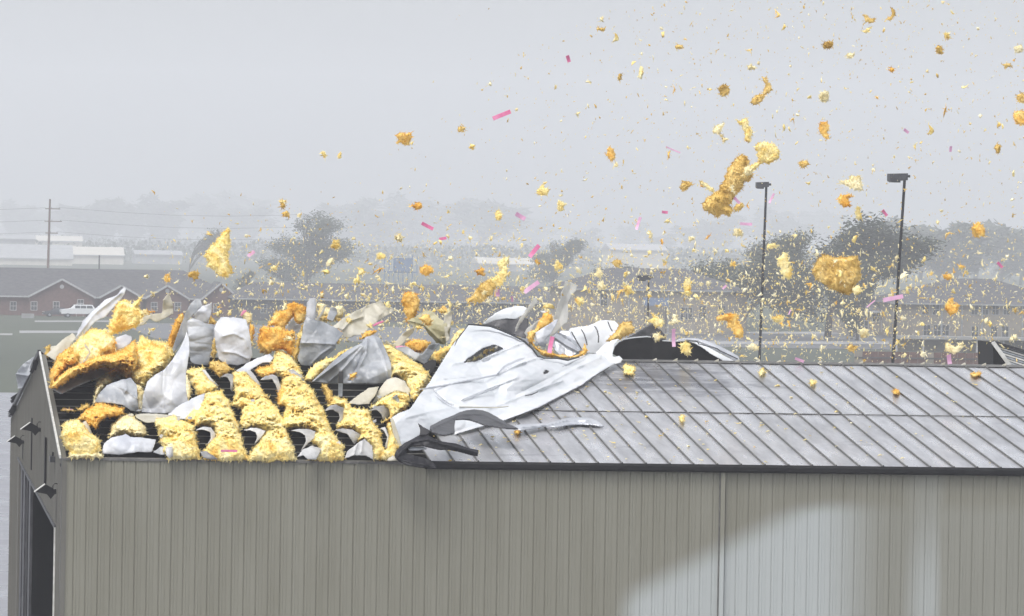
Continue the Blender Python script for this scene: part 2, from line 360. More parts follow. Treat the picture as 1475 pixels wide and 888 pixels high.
# rear roof slope, intact to the right, framed and open above the torn end
MB().poly_ex([(12.5, HW + .05, HE + RISE - .02), (XL, HW + .05, HE + RISE - .02), (XL, RY + .2, RZ), (12.5, RY + .2, RZ)], (0, 0, -.05)).build('rear_roof_slope', M['roof'], H)
MB().poly_ex([(0.1, HW + 6, gz(HW + 6) - .3), (12.5, HW + 6, gz(HW + 6) - .3), (12.5, RY, RZ - .3), (0.1, RY, RZ - .3)], (0, 0, -.05)).build('rear_roof_slope', M['dark_in'], H)
# door: folded leaf panels in the opening, dark inside
for px, c in ((30, 'slate_metal'), (34, 'slate_metal'), (38.5, 'black'), (42, 'slate_metal')):
    q = onx(px, 700); MB().box((.02, float(q[1]) - .9, 0.05), (.10, float(q[1]) + .9, DZ - .05)).build('door_leaf', M[c], H)
MB().bar((-.03, DY0, 0), (-.03, DY0, DZ), .06, .10).build('door_jamb', M['rake'], H)
MB().bar((-.03, DY0, DZ), (-.03, DY1, DZ), .05, .08).build('door_head', M['slate_metal'], H)
MB().box((.5, DY0 + .02, .1), (.56, DY1 + .5, DZ + .3)).build('doorway_dark_sheet', M['void'], H)  # black sheet painted as the unlit interior behind the door opening
# purlins across the torn bay with their pale top edges, over black rafters
npu = 15; XD = 13.2
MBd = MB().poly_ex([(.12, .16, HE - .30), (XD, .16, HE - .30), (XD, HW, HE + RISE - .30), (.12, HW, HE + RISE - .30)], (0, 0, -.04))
MBd.build('interior_dark_sheet', M['void'], H)  # added black sheet that gives the darkness seen between the purlins
def sp(x, y, h=0.0):                       # a point on the near slope
    return (x, y, HE + RISE * y / HW + h)
for i in range(npu + 1):
    yy = .28 + i * (HW - .4) / npu
    p = MB().bar(sp(.12, yy, -.13), sp(XD, yy, -.13), .06, .2).build('purlin', M['purlin'], H)
    MB().bar(sp(.12, yy - .03, -.018), sp(XD, yy - .03, -.018), .03, .018).build('purlin_edge', M['wire'], p)
for i in range(6):
    xx = 1.2 + i * 2.4
    MB().bar(sp(xx, .2, -.22), sp(xx, HW, -.22), .12, .1).build('rafter', M['purlin'], H)
# standing-seam roof panels, two courses, cut short where the wind took them
S = .61
X8 = 18.395
def tear_px(py):                           # left limit of what is still in place, by picture row
    return np.interp(py, [500, 560, 600, 650, 672], [880, 760, 648, 596, 588])
def proj(Pw):
    dd = np.asarray(Pw, float) - CAM; z = dd @ fw
    return 737.5 + F * (dd @ RT) / z, 444 - F * (dd @ UP) / z
YL = float(hit([1200], [598], (0, 0, HE), SL)[0][1])    # the lap line between the two courses
imin = -int((X8 - EX0) / S)
for i in range(imin - 1, 19):
    xa = X8 + i * S; xb = xa + S
    ymax = 0
    for yy in np.linspace(0, HW, 60):
        a_, b_ = proj(sp(xa, yy, 0)); 
        if a_ > tear_px(b_) - 2: ymax = yy
        else: break
    if ymax < .6: continue
    for (y0, y1, dz) in ((-.12, min(YL, ymax), 0.0), (YL - .05, min(HW, ymax), .012)):
        if y1 - y0 < .25: continue
        b = MB(); n = max(2, int((y1 - y0) / 1.2)); yy = np.linspace(y0, y1, n + 1); xx = np.linspace(xa + .012, xb - .012, 5)
        rr = random.Random(i * 7 + int(dz * 100)); V = []; ph = rr.uniform(0, 6)
        for y in yy:
            for k, x in enumerate(xx):
                V.append(sp(x, y, dz + .012 + (.006 * math.sin(y * .9 + ph + k) if 0 < k < 4 else 0)))
        Fc = [(r_ * 5 + k, r_ * 5 + k + 1, (r_ + 1) * 5 + k + 1, (r_ + 1) * 5 + k) for r_ in range(n) for k in range(4)]
        b.add(V, Fc); pn = b.build('roof_panel', M['roof'], H, True)
        # the standing seam along its left side
        MB().bar(sp(xa, y0, dz + .035), sp(xa, y1, dz + .035), .022, .05).build('standing_seam', M['seam'], pn)
        # end fold at the lower edge
        if dz == 0:
            MB().add([sp(xa - .045, y0 - .012, .0), sp(xa + .045, y0 - .012, .0), sp(xa + .0, y0 - .012, .085), sp(xa - .045, y0 + .05, .0), sp(xa + .045, y0 + .05, .0), sp(xa, y0 + .05, .085)],
                     [(0, 1, 2), (5, 4, 3), (0, 2, 5, 3), (1, 4, 5, 2), (0, 3, 4, 1)]).build('seam_end', M['black'], pn)
XR0 = float(hit([872], [520], RIDGE, (0, 1, 0))[0][0])
yl0 = YL - .06; lb = MB().bar(sp(X8 - 5.4, yl0, .03), sp(XL, yl0, .03), .05, .012); lb.build('lap_joint', M['seam'], H)
# ridge cap with its little closures
MB().poly_ex([(XR0, HW - .28, HE + RISE + .02), (XR0, HW, HE + RISE + .085), (XR0, HW + .3, HE + RISE + .0), (XR0, HW, HE + RISE + .01)], (XL - XR0, 0, 0)).build('ridge_cap', M['seam'], H)
rc = random.Random(3)
for i in range(-4, 19):
    xa = X8 + i * S
    if xa < XR0 + 1.2: continue
    MB().add([(xa - .10, HW - .1, HE + RISE + .06), (xa + .04, HW - .1, HE + RISE + .05), (xa + .05, HW - .1, HE + RISE + rc.uniform(.10, .16)), (xa - .10, HW + .02, HE + RISE + .06), (xa + .04, HW + .02, HE + RISE + .05), (xa + .05, HW + .02, HE + RISE + .13)],
             [(0, 1, 2), (5, 4, 3), (0, 2, 5, 3), (1, 4, 5, 2)]).build('ridge_closure', M['facing_old'], H)
# gutter along the intact eave
g0 = float(at(612, 668, 0)[0])
gp = [(-.17, .045), (-.20, -.02), (-.20, -.12), (-.15, -.16), (-.04, -.16), (-.035, .02), (-.05, .02), (-.055, -.13), (-.145, -.13), (-.18, -.10), (-.18, .03)]
MB().poly_ex([(g0, y, HE + z - .0) for y, z in gp], (XL - g0, 0, 0)).build('gutter', M['black'], H)
xd = float(at(1041, 690, 0)[0])
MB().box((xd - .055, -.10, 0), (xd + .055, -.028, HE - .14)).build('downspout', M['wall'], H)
MB().box((xd - .09, -.05, 0), (xd - .06, -.024, HE - .14)).build('downspout_flange', M['seam'], H)

# ------------------------------------------------------------------ things on the gable
def gfix(px, py, out=0.0): return hit([px], [py], (-out, 0, 0), (1, 0, 0))[0]
def floodlight(px, py, s, label):
    p = gfix(px + 10, py, .05)                 # where the arm meets the wall
    t = thing('floodlight', p, label, 'floodlight', 'floodlights on the gable wall')
    yb = 0.0
    b = MB(); q = lambda x, z: (x * s, yb, z * s)
    b.poly_ex([q(-.52, -.02), q(-.26, .17), q(-.05, .06), q(.0, -.05), q(-.12, -.20), q(-.22, -.08), q(-.36, -.05)], (0, .35 * s, 0)); b.build('housing', M['black'], t)
    MB().poly_ex([q(-.545, -.03), q(-.535, -.01), q(-.27, .185), q(-.26, .168), q(-.52, -.025)], (0, .35 * s, 0)).build('visor', M['rake'], t)
    MB().tube([q(-.07, .06), q(-.07, .14), q(-.02, .2), q(.06, .19)], .014 * s, 6).build('arm', M['black'], t)
    MB().box((-.04 * s, .5 * s, -.1 * s), (.06 * s, 1.1 * s, .0)).build('bracket', M['black'], t)
floodlight(47, 618, 1.0, 'upper right black floodlight hanging off the gable wall')
floodlight(23, 636, .95, 'far left black floodlight sticking out past the wall edge')
floodlight(70, 708, 1.0, 'lowest black floodlight with a bright visor above the open door')
def gbar(px, y0, y1, wpx, label, name='conduit', cat='conduit'):
    a_ = gfix(px, y0, .04); b_ = gfix(px, y1, .04); b_[1] = a_[1]
    o = MB().bar((a_[0], a_[1], a_[2]), (a_[0], a_[1], b_[2]), wpx / 50 , .5).build(name, M['black'], H); return o
gbar(46, 602, 679, 1.6, '', 'door_rail'); gbar(65.5, 630, 700, 2.0, '', 'door_rail'); gbar(32.5, 637, 662, .5, '', 'conduit'); gbar(87, 668, 672, .8, '', 'conduit')
p = gfix(76, 661, .06); bx = MB().box((-.08, -.35, -.08), (.05, .35, .07)); t = thing('junction_box', p, 'small square black junction box on the gable wall beside the corner', 'junction box'); bx.build('box', M['slate_metal'], t)
MB().box((-.02, -.1, .07), (.02, .1, .17)).build('conduit_stub', M['black'], t)

# ------------------------------------------------------------------ outlines read off the photograph, given their own plane, size and thickness
CR = {'F': (0, 0, 1.), 'R6': (60, 480, 4.675), 'R7': (240, 480, 4.675), 'R8': (420, 480, 4.675), 'T1': (80, 390, 5.92), 'T2': (220, 400, 6.344), 'T3': (360, 400, 6.344),
      'T4': (460, 410, 5.55), 'T5': (660, 400, 5.55), 'T6': (800, 430, 5.268), 'T7': (560, 540, 4.609), 'T8': (540, 400, 2.96), 'V': (980, 160, 4.933), 'U1': (0, 260, 3.7), 'U4': (1050, 230, 2.864), 'Z3': (0, 490, 7.4), 'U7': (950, 0, 2.611), 'U3': (700, 260, 3.7)}
def pts(c, P):
    ox, oy, s = CR[c]; return np.array([(ox + x / s, oy + y / s) for x, y in P])
def densify(P, step):
    o = []
    for i in range(len(P)):
        a, b = P[i], P[(i + 1) % len(P)]; n = max(1, int(np.linalg.norm(b - a) / step))
        for k in range(n): o.append(a + (b - a) * k / n)
    return np.array(o)
def smooth_poly(P, it=1):
    for _ in range(it):
        Q = np.roll(P, -1, 0); P = np.stack([P * .75 + Q * .25, P * .25 + Q * .75], 1).reshape(-1, 2)
    return P
def grid_poly(P, g, rag=0., seed=0, sm=0, holes=()):
    if sm: P = smooth_poly(P, sm)
    P = densify(P, 2.2)
    if rag:
        P = P + rag * np.c_[noise(P, .16, seed + 21) + noise(P, .35, seed) + .7 * noise(P, .9, seed + 3), noise(P, .16, seed + 25) + noise(P, .35, seed + 5) + .7 * noise(P, .9, seed + 9)]
    lo = P.min(0) - g; hi = P.max(0) + g
    nx = int((hi[0] - lo[0]) / g) + 1; ny = int((hi[1] - lo[1]) / g) + 1
    GX, GY = np.meshgrid(lo[0] + np.arange(nx) * g, lo[1] + np.arange(ny) * g); G = np.c_[GX.ravel(), GY.ravel()]
    A = P; B = np.roll(P, -1, 0)
    for hp in holes: hp = densify(hp, 3); hp = hp + 1.1 * np.c_[noise(hp, .4, seed + 5), noise(hp, .4, seed + 6)]; A = np.r_[A, hp]; B = np.r_[B, np.roll(hp, -1, 0)]
    ins = np.zeros(len(G), bool)
    dist = np.full(len(G), 1e9); near = G.copy()
    for a, b in zip(A, B):
        if a[1] != b[1]:
            c = (a[1] > G[:, 1]) != (b[1] > G[:, 1]); ins ^= c & (G[:, 0] < (b[0] - a[0]) * (G[:, 1] - a[1]) / (b[1] - a[1]) + a[0])
        ab = b - a; L2 = ab @ ab + 1e-12; t = np.clip(((G - a) @ ab) / L2, 0, 1); q = a + t[:, None] * ab; dd = np.hypot(*(G - q).T)
        m = dd < dist; dist[m] = dd[m]; near[m] = q[m]
    keep = ins | (dist < g * .72); V = G.copy(); out = keep & ~ins; V[out] = near[out]
    # snap inside vertices very close to the edge onto it
    cl = ins & (dist < g * .28); V[cl] = near[cl]; d = np.where(ins, dist, 0); d[cl] = 0
    I = np.arange(nx * ny).reshape(ny, nx); q = np.stack([I[:-1, :-1], I[1:, :-1], I[1:, 1:], I[:-1, 1:]], -1).reshape(-1, 4)
    q = q[keep[q].all(1)]
    q = q[ins[q].any(1)]
    u, inv = np.unique(q, return_inverse=True); q = inv.reshape(-1, 4)
    return V[u], q, d[u]
def plane_for(P, base):
    """base: ('slope', h) lies on the near roof slope; ('stand', lean_deg, yaw_deg, dY[, root]) stands up from it; ('at', Y, lean, yaw)"""
    if base[0] == 'slope': return np.array([0, 0, HE]) + SL * base[1], SL
    if base[0] == 'stand':
        i = P[:, 1].argmax(); bx, by = P[i]
        Q = hit([bx], [by], (0, 0, HE), SL)[0]
        if Q[1] > HW: Q = hit([bx], [by], (0, HW, 0), (0, 1, 0))[0]
        Q = Q + np.array([0, base[3], 0]); a, yw = R(base[1]), R(base[2])
    else:
        c = P.mean(0); Q = at(c[0], c[1], base[1]); a, yw = R(base[2] if len(base) > 2 else 0), R(base[3] if len(base) > 3 else 0)
    N = np.array([math.sin(yw) * math.cos(a), -math.cos(yw) * math.cos(a), math.sin(a)])
    return Q, N
def boundary(q):
    e = {}
    for f in q:
        for k in range(4):
            a, b = int(f[k]), int(f[(k + 1) % 4])
            if (b, a) in e: del e[(b, a)]
            else: e[(a, b)] = 1
    return list(e)
def fluff(crop, P, base, T=.22, col='yellow', name='insulation_batt', parent=None, rag=1.5, g=1.2, amp=1., seed=None, fibres=1., label=None, cat='insulation', group=None, Rr=7., sag=None):
    global _fs
    P = pts(crop, P); seed = seed if seed is not None else int(P.sum()) % 9973
    V2, q, d = grid_poly(P, g, rag, seed)
    P0, N = plane_for(P, base); slope = base[0] == 'slope'
    w_ = np.clip(d / Rr, 0, 1); prof = np.sqrt(1 - (1 - w_) ** 2)
    S2 = V2 * np.array([1., 1.5 if slope else 1.])
    S2w_ = S2 + 4 * np.c_[noise(S2, .08, seed + 71), noise(S2, .08, seed + 72)]
    nz = .6 * fbm(S2w_, .04, seed, 3) + .40 * np.abs(noise(S2w_, .15, seed + 40)) + .22 * noise(S2w_, .30, seed + 50) + .12 * noise(S2, .7, seed + 60)
    k = .55 if slope else 1.0
    h = T * (prof * (1. + .0) + amp * .5 * nz * np.minimum(w_ * 2, 1)); h = np.maximum(h, .012 * (d > 0))
    if sag is not None: h = h + sag(V2) * (d > 0)
    Fr = hit(V2[:, 0], V2[:, 1], P0, N, 0); h0 = h
    Fr = hit(V2[:, 0], V2[:, 1], P0, N, h)
    if slope:
        lowm = Fr[:, 1] < -.06
        if lowm.any():
            bulge = np.clip(.16 * prof + .10 * amp * nz * np.minimum(w_ * 2, 1), 0, 1); Fr[lowm] = hit(V2[lowm, 0], V2[lowm, 1], (0, -.06, HE), (0, -1, .35), bulge[lowm])
    back = -(.25 * T * prof) if not slope else -.02 * prof
    Bk = hit(V2[:, 0], V2[:, 1], P0, N, back) if not slope else Fr + (Fr - CAM) / np.linalg.norm(Fr - CAM, axis=1)[:, None] * (.9 * prof + .05)[:, None]
    n = len(V2); idx = np.where(d > 0, np.arange(n) + n, np.arange(n)); qb = idx[q][:, ::-1]
    VV = np.r_[Fr, Bk]; QQ = np.r_[q, qb]
    # loose fibres and torn tufts, real slivers standing off the surface
    rr = np.random.default_rng(seed); nf = int(len(q) * .95 * fibres)
    if nf:
        be = np.where(d <= g * 1.5)[0]; ii = np.where(rr.random(nf) < .28, be[rr.integers(0, len(be), nf)] if len(be) else rr.integers(0, n, nf), rr.integers(0, n, nf))
        c = Fr[ii]; mpp = np.linalg.norm(c[:, :] - CAM, axis=1) / F
        dr = rr.normal(size=(nf, 3)); dr[:, 1] *= .4; dr[:, 1] -= .25; dr[:, 2] += .15; dr /= np.linalg.norm(dr, axis=1)[:, None]
        ln = mpp * rr.uniform(1., 4.5, nf); sd = np.cross(dr, np.array([0, 1., 0])); sd /= np.linalg.norm(sd, axis=1)[:, None] + 1e-9
        wd = mpp * rr.uniform(.2, .75, nf); bend = rr.normal(size=(nf, 3)) * .35
        v0 = c - sd * wd[:, None]; v1 = c + sd * wd[:, None]; tip = c + (dr + bend) * ln[:, None]; mid = c + dr * ln[:, None] * .5 + sd * (wd * .6)[:, None]
        b0 = len(VV); VV = np.r_[VV, v0, v1, mid, tip]; k_ = np.arange(nf)
        QQ = np.r_[QQ, np.stack([b0 + k_, b0 + nf + k_, b0 + 2 * nf + k_, b0 + 3 * nf + k_], 1)]
    me = meshq(VV, QQ, True); return finish(name, me, col, parent, label, cat, group, P, P0, N)
def finish(name, me, col, parent, label, cat, group, P, P0, N):
    o = link(name, me, M[col])
    if parent is not None:
        if parent.type == 'EMPTY': local(parent, o)
        else: o.parent = parent
    else: tag(o, label, cat, group)
    return o
def facets(Q, cell, seed):                  # creased-paper relief: planes meeting in sharp folds
    rg = np.random.default_rng(seed); lo = Q.min(0) - cell; hi = Q.max(0) + cell
    n = max(4, int((hi[0] - lo[0]) * (hi[1] - lo[1]) / cell ** 2)); c = rg.uniform(lo, hi, (n, 2)); gr = rg.normal(size=(n, 2)) * .9 / cell; of = rg.normal(size=n) * .3
    dd = ((Q[:, None, :] - c[None]) ** 2).sum(2); pl = ((Q[:, None, :] - c[None]) * gr[None]).sum(2) + of[None] - dd / cell ** 2 * .55
    return pl.max(1) * 1.3
def sheet(crop, P, base, col='facing', name='facing', amp=.05, sc=.06, thick=.012, parent=None, rag=.5, g=1.15, seed=None, label=None, cat='insulation facing', group=None, belly=0., creases=(), hfun=None, stretch=(1, 1), sm=0, stk=0, holes=()):
    """a crumpled sheet with two sides; creases: polylines (crop coordinates) with height and width"""
    P = pts(crop, P); seed = seed if seed is not None else int(P.sum()) % 9973
    V2, q, d = grid_poly(P, g, rag, seed, sm, [pts(crop, hh) for hh in holes])
    P0, N = plane_for(P, base)
    S2 = V2 * np.array(stretch)
    S2w = S2 + 6 * np.c_[noise(S2, .03, seed + 7), noise(S2, .03, seed + 8)]
    h = amp * (.9 * fbm(S2w, sc * .6, seed, 2) + 1.0 * (facets(S2w, 22 * .06 / sc, seed) - facets(S2, 24 * .06 / sc, seed + 11)) + .55 * (facets(S2w, 10 * .06 / sc, seed + 3) - facets(S2, 11 * .06 / sc, seed + 13)) + .12 * noise(S2w, sc * 8, seed + 4))
    if belly:
        c = P.mean(0); r_ = (P.max(0) - P.min(0)) / 2; e = ((V2 - c) / r_); h = h + belly * np.clip(1 - .6 * (e ** 2).sum(1), 0, 1)
    for cc in creases:
        L = pts(crop, cc[0]); hh, wd = cc[1], cc[2]; dist = np.full(len(V2), 1e9)
        for a, b in zip(L[:-1], L[1:]):
            ab = b - a; t = np.clip(((V2 - a) @ ab) / (ab @ ab), 0, 1); dist = np.minimum(dist, np.hypot(*(V2 - a - t[:, None] * ab).T))
        h = h + hh * np.exp(-dist / wd)
    if hfun is not None: h = h + hfun(V2)
    A = hit(V2[:, 0], V2[:, 1], P0, N, h); B = A - N * thick; n = len(V2)
    if stk: B = A - np.array([0, 0, 1.]) * thick
    be = boundary(q)
    VV = np.r_[A, B]; QQ = list(q) + [(f[3] + n, f[2] + n, f[1] + n, f[0] + n) for f in q] + [(b, a, a + n, b + n) for a, b in be]
    me = meshq(VV, np.array(QQ), True); return finish(name, me, col, parent, label, cat, group, P, P0, N)
# ------------------------------------------------------------------ insulation left lying on the open bay (front to back)
LAY = 'torn insulation lying on the open roof bay'
def sl(h=.03): return ('slope', h)
fluff('R6', [(130, 660), (150, 610), (190, 588), (250, 572), (285, 600), (330, 680), (390, 710), (405, 800), (300, 830), (200, 842), (185, 800), (150, 760)], sl(), .5, 'yellow', label='rounded yellow insulation lump in the lower left roof corner by the rake', group=LAY, Rr=13)
fluff('R6', [(240, 575), (300, 520), (360, 480), (410, 465), (470, 490), (555, 505), (560, 545), (500, 565), (440, 570), (400, 600), (370, 645), (330, 625), (290, 590)], sl(.1), .45, 'orange', label='orange arched insulation bridging two black gaps at the lower left', group=LAY, Rr=10)
fluff('R6', [(470, 620), (520, 570), (560, 545), (620, 560), (660, 600), (695, 625), (705, 690), (640, 705), (560, 690), (490, 700), (450, 715), (460, 660)], sl(.06), .4, 'pale', label='pale cream insulation wad above the low white flap', group=LAY, Rr=10)
fluff('R6', [(185, 808), (300, 800), (410, 805), (412, 842), (190, 845)], sl(.02), .2, 'pale', label='flat pale insulation strip on the eave at the wall corner', group=LAY)
fluff('F', [(223, 603), (240, 600), (253, 599), (262, 605), (281, 613), (283, 634), (287, 650), (289, 661), (262, 662), (245, 662), (238, 655), (232, 640), (226, 620)], sl(), .42, 'yellow', label='yellow insulation batt lying right of the low white flap', group=LAY, Rr=10)
fluff('R7', [(240, 400), (300, 385), (370, 392), (430, 480), (490, 640), (520, 760), (545, 850), (400, 862), (250, 845), (240, 790), (290, 745), (330, 690), (312, 642), (250, 625), (190, 635), (188, 590), (205, 520)], sl(), .42, 'yellow', label='yellow insulation batt with a pink stain at its foot', group=LAY, Rr=11, amp=1.2)
fluff('R7', [(435, 480), (500, 425), (560, 440), (660, 430), (720, 480), (790, 580), (830, 700), (870, 850), (700, 862), (545, 852), (560, 800), (635, 725), (665, 665), (600, 640), (510, 645), (495, 600), (515, 500), (470, 500)], sl(), .45, 'yellow', label='broadest yellow insulation batt in the middle of the open bay', group=LAY, Rr=11, amp=1.2)
fluff('R7', [(440, 270), (520, 250), (570, 300), (640, 370), (690, 440), (600, 455), (500, 435), (450, 470), (455, 380)], sl(), .4, 'yellow', label='short yellow insulation batt behind the broadest batt', group=LAY, Rr=10)
fluff('R7', [(115, 262), (180, 232), (240, 230), (280, 300), (345, 362), (290, 400), (210, 420), (170, 360), (150, 300)], sl(), .36, 'yellow', label='small yellow insulation batt right of the big white hood', group=LAY, Rr=9)
fluff('R7', [(285, 195), (340, 190), (400, 195), (440, 240), (400, 270), (360, 300), (320, 260), (285, 240)], sl(.1), .35, 'ochre', label='ochre insulation wad under the second standing white facing', group=LAY, Rr=8)
fluff('R7', [(700, 250), (720, 160), (745, 118), (800, 130), (880, 210), (920, 300), (935, 350), (850, 330), (800, 300), (740, 290)], sl(), .42, 'yellow', label='yellow insulation batt reaching back to the ridge beside a white strip', group=LAY, Rr=9)
fluff('R7', [(590, 260), (640, 220), (715, 210), (735, 270), (690, 300), (640, 300)], sl(.1), .3, 'orange', label='small orange wad resting on the white strip', group=LAY, Rr=7)
fluff('R8', [(-60, 290), (-10, 270), (40, 300), (100, 350), (150, 400), (215, 520), (262, 645), (310, 720), (352, 760), (352, 855), (200, 862), (120, 850), (150, 800), (190, 770), (130, 730), (165, 665), (80, 640), (-40, 650), (-75, 610), (-60, 560), (-40, 500), (-90, 480), (-70, 400)], sl(), .45, 'yellow', label='long yellow insulation batt left of the leaning gray post', group=LAY, Rr=11, amp=1.2)
fluff('R8', [(240, 490), (290, 430), (330, 450), (370, 445), (400, 500), (520, 520), (540, 600), (600, 660), (610, 750), (640, 850), (555, 855), (540, 770), (490, 715), (440, 735), (465, 680), (400, 648), (300, 645), (300, 620), (345, 570), (345, 500)], sl(), .42, 'yellow', label='yellow insulation batt below the leaning gray post', group=LAY, Rr=10, amp=1.2)
fluff('R8', [(205, 345), (232, 350), (265, 395), (280, 450), (250, 480), (225, 430)], sl(.05), .3, 'ochre', label='narrow ochre tongue of insulation beside the gray post', group=LAY, Rr=6)
fluff('R8', [(640, 600), (680, 590), (700, 660), (730, 780), (720, 850), (640, 855), (600, 790), (640, 780), (655, 700)], sl(), .4, 'yellow', label='yellow insulation strip under the edge of the peeled white sheet', group=LAY, Rr=8)
fluff('R8', [(520, 510), (600, 440), (700, 385), (795, 410), (800, 490), (720, 560), (670, 590), (600, 600), (660, 560), (650, 510), (590, 490)], sl(.05), .42, 'yellow', label='bright yellow insulation with a gray bolt stuck in it', group=LAY, Rr=9)
fluff('R8', [(600, 60), (660, 80), (720, 110), (800, 180), (880, 220), (935, 290), (900, 400), (830, 470), (800, 420), (770, 330), (710, 290), (670, 300), (665, 200)], sl(.15), .5, 'yellow', label='heaped orange-yellow insulation against the peeled white sheet', group=LAY, Rr=12, amp=.9)
fluff('R6', [(340, 495), (372, 310), (440, 262), (510, 300), (470, 340), (420, 360), (372, 430), (362, 480)], sl(.05), .36, 'pale', label='pale insulation edge left of the dented silver hood', group=LAY, Rr=7)
fluff('R6', [(125, 520), (160, 510), (230, 520), (265, 485), (325, 478), (325, 510), (270, 535), (160, 530)], sl(.05), .2, 'ochre', label='thin ochre shred with a pink strip over the black gap', group=LAY, Rr=5)
fluff('R6', [(600, 260), (700, 215), (865, 150), (830, 230), (750, 280), (700, 330), (690, 365), (640, 340), (600, 310)], sl(.15), .45, 'yellow', label='yellow insulation behind the big white hood', group=LAY, Rr=10)
fluff('R6', [(510, 240), (560, 230), (585, 300), (560, 310), (530, 290)], sl(.15), .3, 'ochre', label='small brown-orange wad right of the rolled batt end', group=LAY, Rr=5)
# left heap
fluff('R6', [(58, 360), (60, 280), (78, 225), (110, 140), (190, 95), (240, 130), (262, 195), (190, 235), (120, 290), (80, 350)], sl(.25), .6, 'orange', label='rounded orange insulation mound beside the gable peak', group=LAY, Rr=12)
rt_ = thing('rolled_batt', hit([150], [555], (0, 0, HE), SL)[0], 'long rolled orange batt with gray underside lying across the left gap', 'insulation', LAY)
fluff('R6', [(60, 362), (110, 290), (200, 222), (380, 150), (480, 132), (560, 105), (625, 40), (650, 90), (645, 210), (620, 255), (500, 238), (400, 228), (250, 275), (150, 335), (75, 372)], sl(.5), .5, 'orange', name='wool', parent=rt_, Rr=11, amp=1.3)
sheet('R6', [(62, 372), (140, 335), (250, 272), (380, 229), (495, 236), (450, 262), (380, 300), (250, 352), (130, 410)], sl(.42), 'facing_wet', name='facing', parent=rt_, amp=.03, hfun=lambda V: .0 * V[:, 0])
fluff('T1', [(145, 650), (200, 590), (290, 500), (440, 510), (470, 560), (500, 570), (480, 660), (400, 700), (390, 760), (250, 810), (200, 800), (160, 720)], ('stand', 40, 0, -3.), .35, 'yellow', label='folded yellow batt behind the long rolled one', group=LAY, Rr=11)
fluff('T1', [(400, 690), (440, 600), (500, 560), (515, 620), (500, 680), (560, 700), (600, 740), (500, 760), (430, 750)], ('stand', 40, 0, -3.6), .3, 'orange', label='orange insulation cheek left of the round white disc', group=LAY, Rr=8)
sheet('T1', [(500, 600), (520, 565), (600, 545), (655, 565), (640, 620), (580, 660), (520, 682)], ('stand', 25, 0, -4.2), 'facing', name='facing', amp=.02, belly=.1, label='small round white facing end in the orange heap', group='torn facings standing on the roof')
fluff('T1', [(440, 550), (450, 490), (480, 400), (520, 290), (560, 262), (600, 250), (660, 290), (700, 240), (745, 212), (720, 270), (692, 305), (752, 362), (740, 405), (690, 482), (600, 500), (520, 535)], ('stand', 15, 0, -1.5), .35, 'yellow', label='upright yellow batt with a pointed horn on its top', cat='insulation', group='insulation standing up in the wind', Rr=10, amp=1.3)
fluff('T1', [(690, 640), (740, 560), (800, 600), (880, 640), (955, 640), (965, 740), (900, 800), (850, 870), (700, 880), (690, 760)], ('stand', 45, 0, -1.5), .35, 'yellow', label='low yellow heap between the upright batt and the tall facings', group=LAY, Rr=11)
sheet('T1', [(160, 590), (200, 500), (240, 420), (330, 330), (420, 252), (520, 210), (575, 150), (592, 140), (600, 172), (570, 232), (480, 332), (430, 392), (330, 442), (250, 540), (190, 602)], ('stand', 10, -15, -1), 'facing', name='facing', amp=.05, stretch=(1.4, .7), label='long white facing streaming up to the left at the far end', group='torn facings standing on the roof', creases=[([(190, 560), (330, 370), (560, 190)], .08, 2.)])
sheet('T1', [(690, 482), (720, 400), (752, 345), (830, 372), (910, 360), (915, 250), (945, 215), (962, 188), (985, 230), (1003, 300), (1003, 372), (930, 412), (860, 442), (800, 410), (760, 462)], ('stand', 5, 10, -.5), 'facing_old', name='facing', amp=.05, label='beige hooked facing standing on its end above the heap', group='torn facings standing on the roof')
sheet('F', [(66, 512), (78, 500), (92, 488), (104, 480), (110, 486), (100, 500), (92, 512), (80, 520)], ('stand', 30, 0, -1), 'facing_old', name='facing', amp=.05, label='dirty crumpled facing scrap on the gable peak', group='torn facings standing on the roof')
sheet('R6', [(250, 205), (290, 180), (318, 130), (285, 85), (295, 72), (325, 110), (330, 135), (300, 190), (262, 212)], ('stand', 10, 0, -5), 'facing_old', name='facing', amp=.02, label='thin bent facing strip with purple print in the left heap', group='torn facings standing on the roof')
# silver hoods and flaps on the slope
sheet('R6', [(360, 465), (380, 412), (440, 352), (520, 320), (600, 300), (640, 350), (645, 440), (655, 532), (600, 522), (540, 482), (430, 468)], ('stand', 35, 0, -1), 'facing_wet', name='facing', amp=.04, belly=.35, label='dented silver facing hood left of the big white hood', group='torn facings standing on the roof', creases=[([(560, 310), (575, 380), (560, 400)], .09, 1.6), ([(480, 350), (560, 380), (640, 440)], .05, 2)])
fluff('R6', [(632, 335), (668, 360), (690, 400), (680, 520), (655, 535), (650, 440), (645, 380)], ('stand', 30, 0, -.4), .15, 'pale', name='insulation_batt', label='pale wool edge between the silver and the white hood', group=LAY, Rr=4)
sheet('F', [(204, 594), (206, 570), (212, 550), (222, 541), (236, 533), (247, 520), (257, 505), (265, 490), (269, 477), (272, 488), (273, 505), (271, 520), (268, 540), (268, 560), (271, 580), (264, 593), (235, 596)], ('stand', 30, 0, -.5), 'facing', name='facing', amp=.035, belly=.45, label='big smooth white hood of facing tapering up to a point', group='torn facings standing on the roof', creases=[([(235, 533), (234, 560), (236, 590)], -.03, 1.2)], rag=.1)
fluff('R7', [(105, 290), (130, 285), (150, 330), (170, 400), (150, 445), (125, 430), (115, 380)], ('stand', 30, 0, -.3), .1, 'pale', label='thin pale wool along the right edge of the big white hood', group=LAY, Rr=3)
sheet('R6', [(630, 550), (700, 540), (800, 545), (935, 560), (935, 585), (860, 575), (800, 570), (760, 600), (700, 600), (640, 570)], sl(.25), 'facing_old', name='facing', amp=.02, label='flat beige facing under the big white hood', group='torn facings standing on the roof')
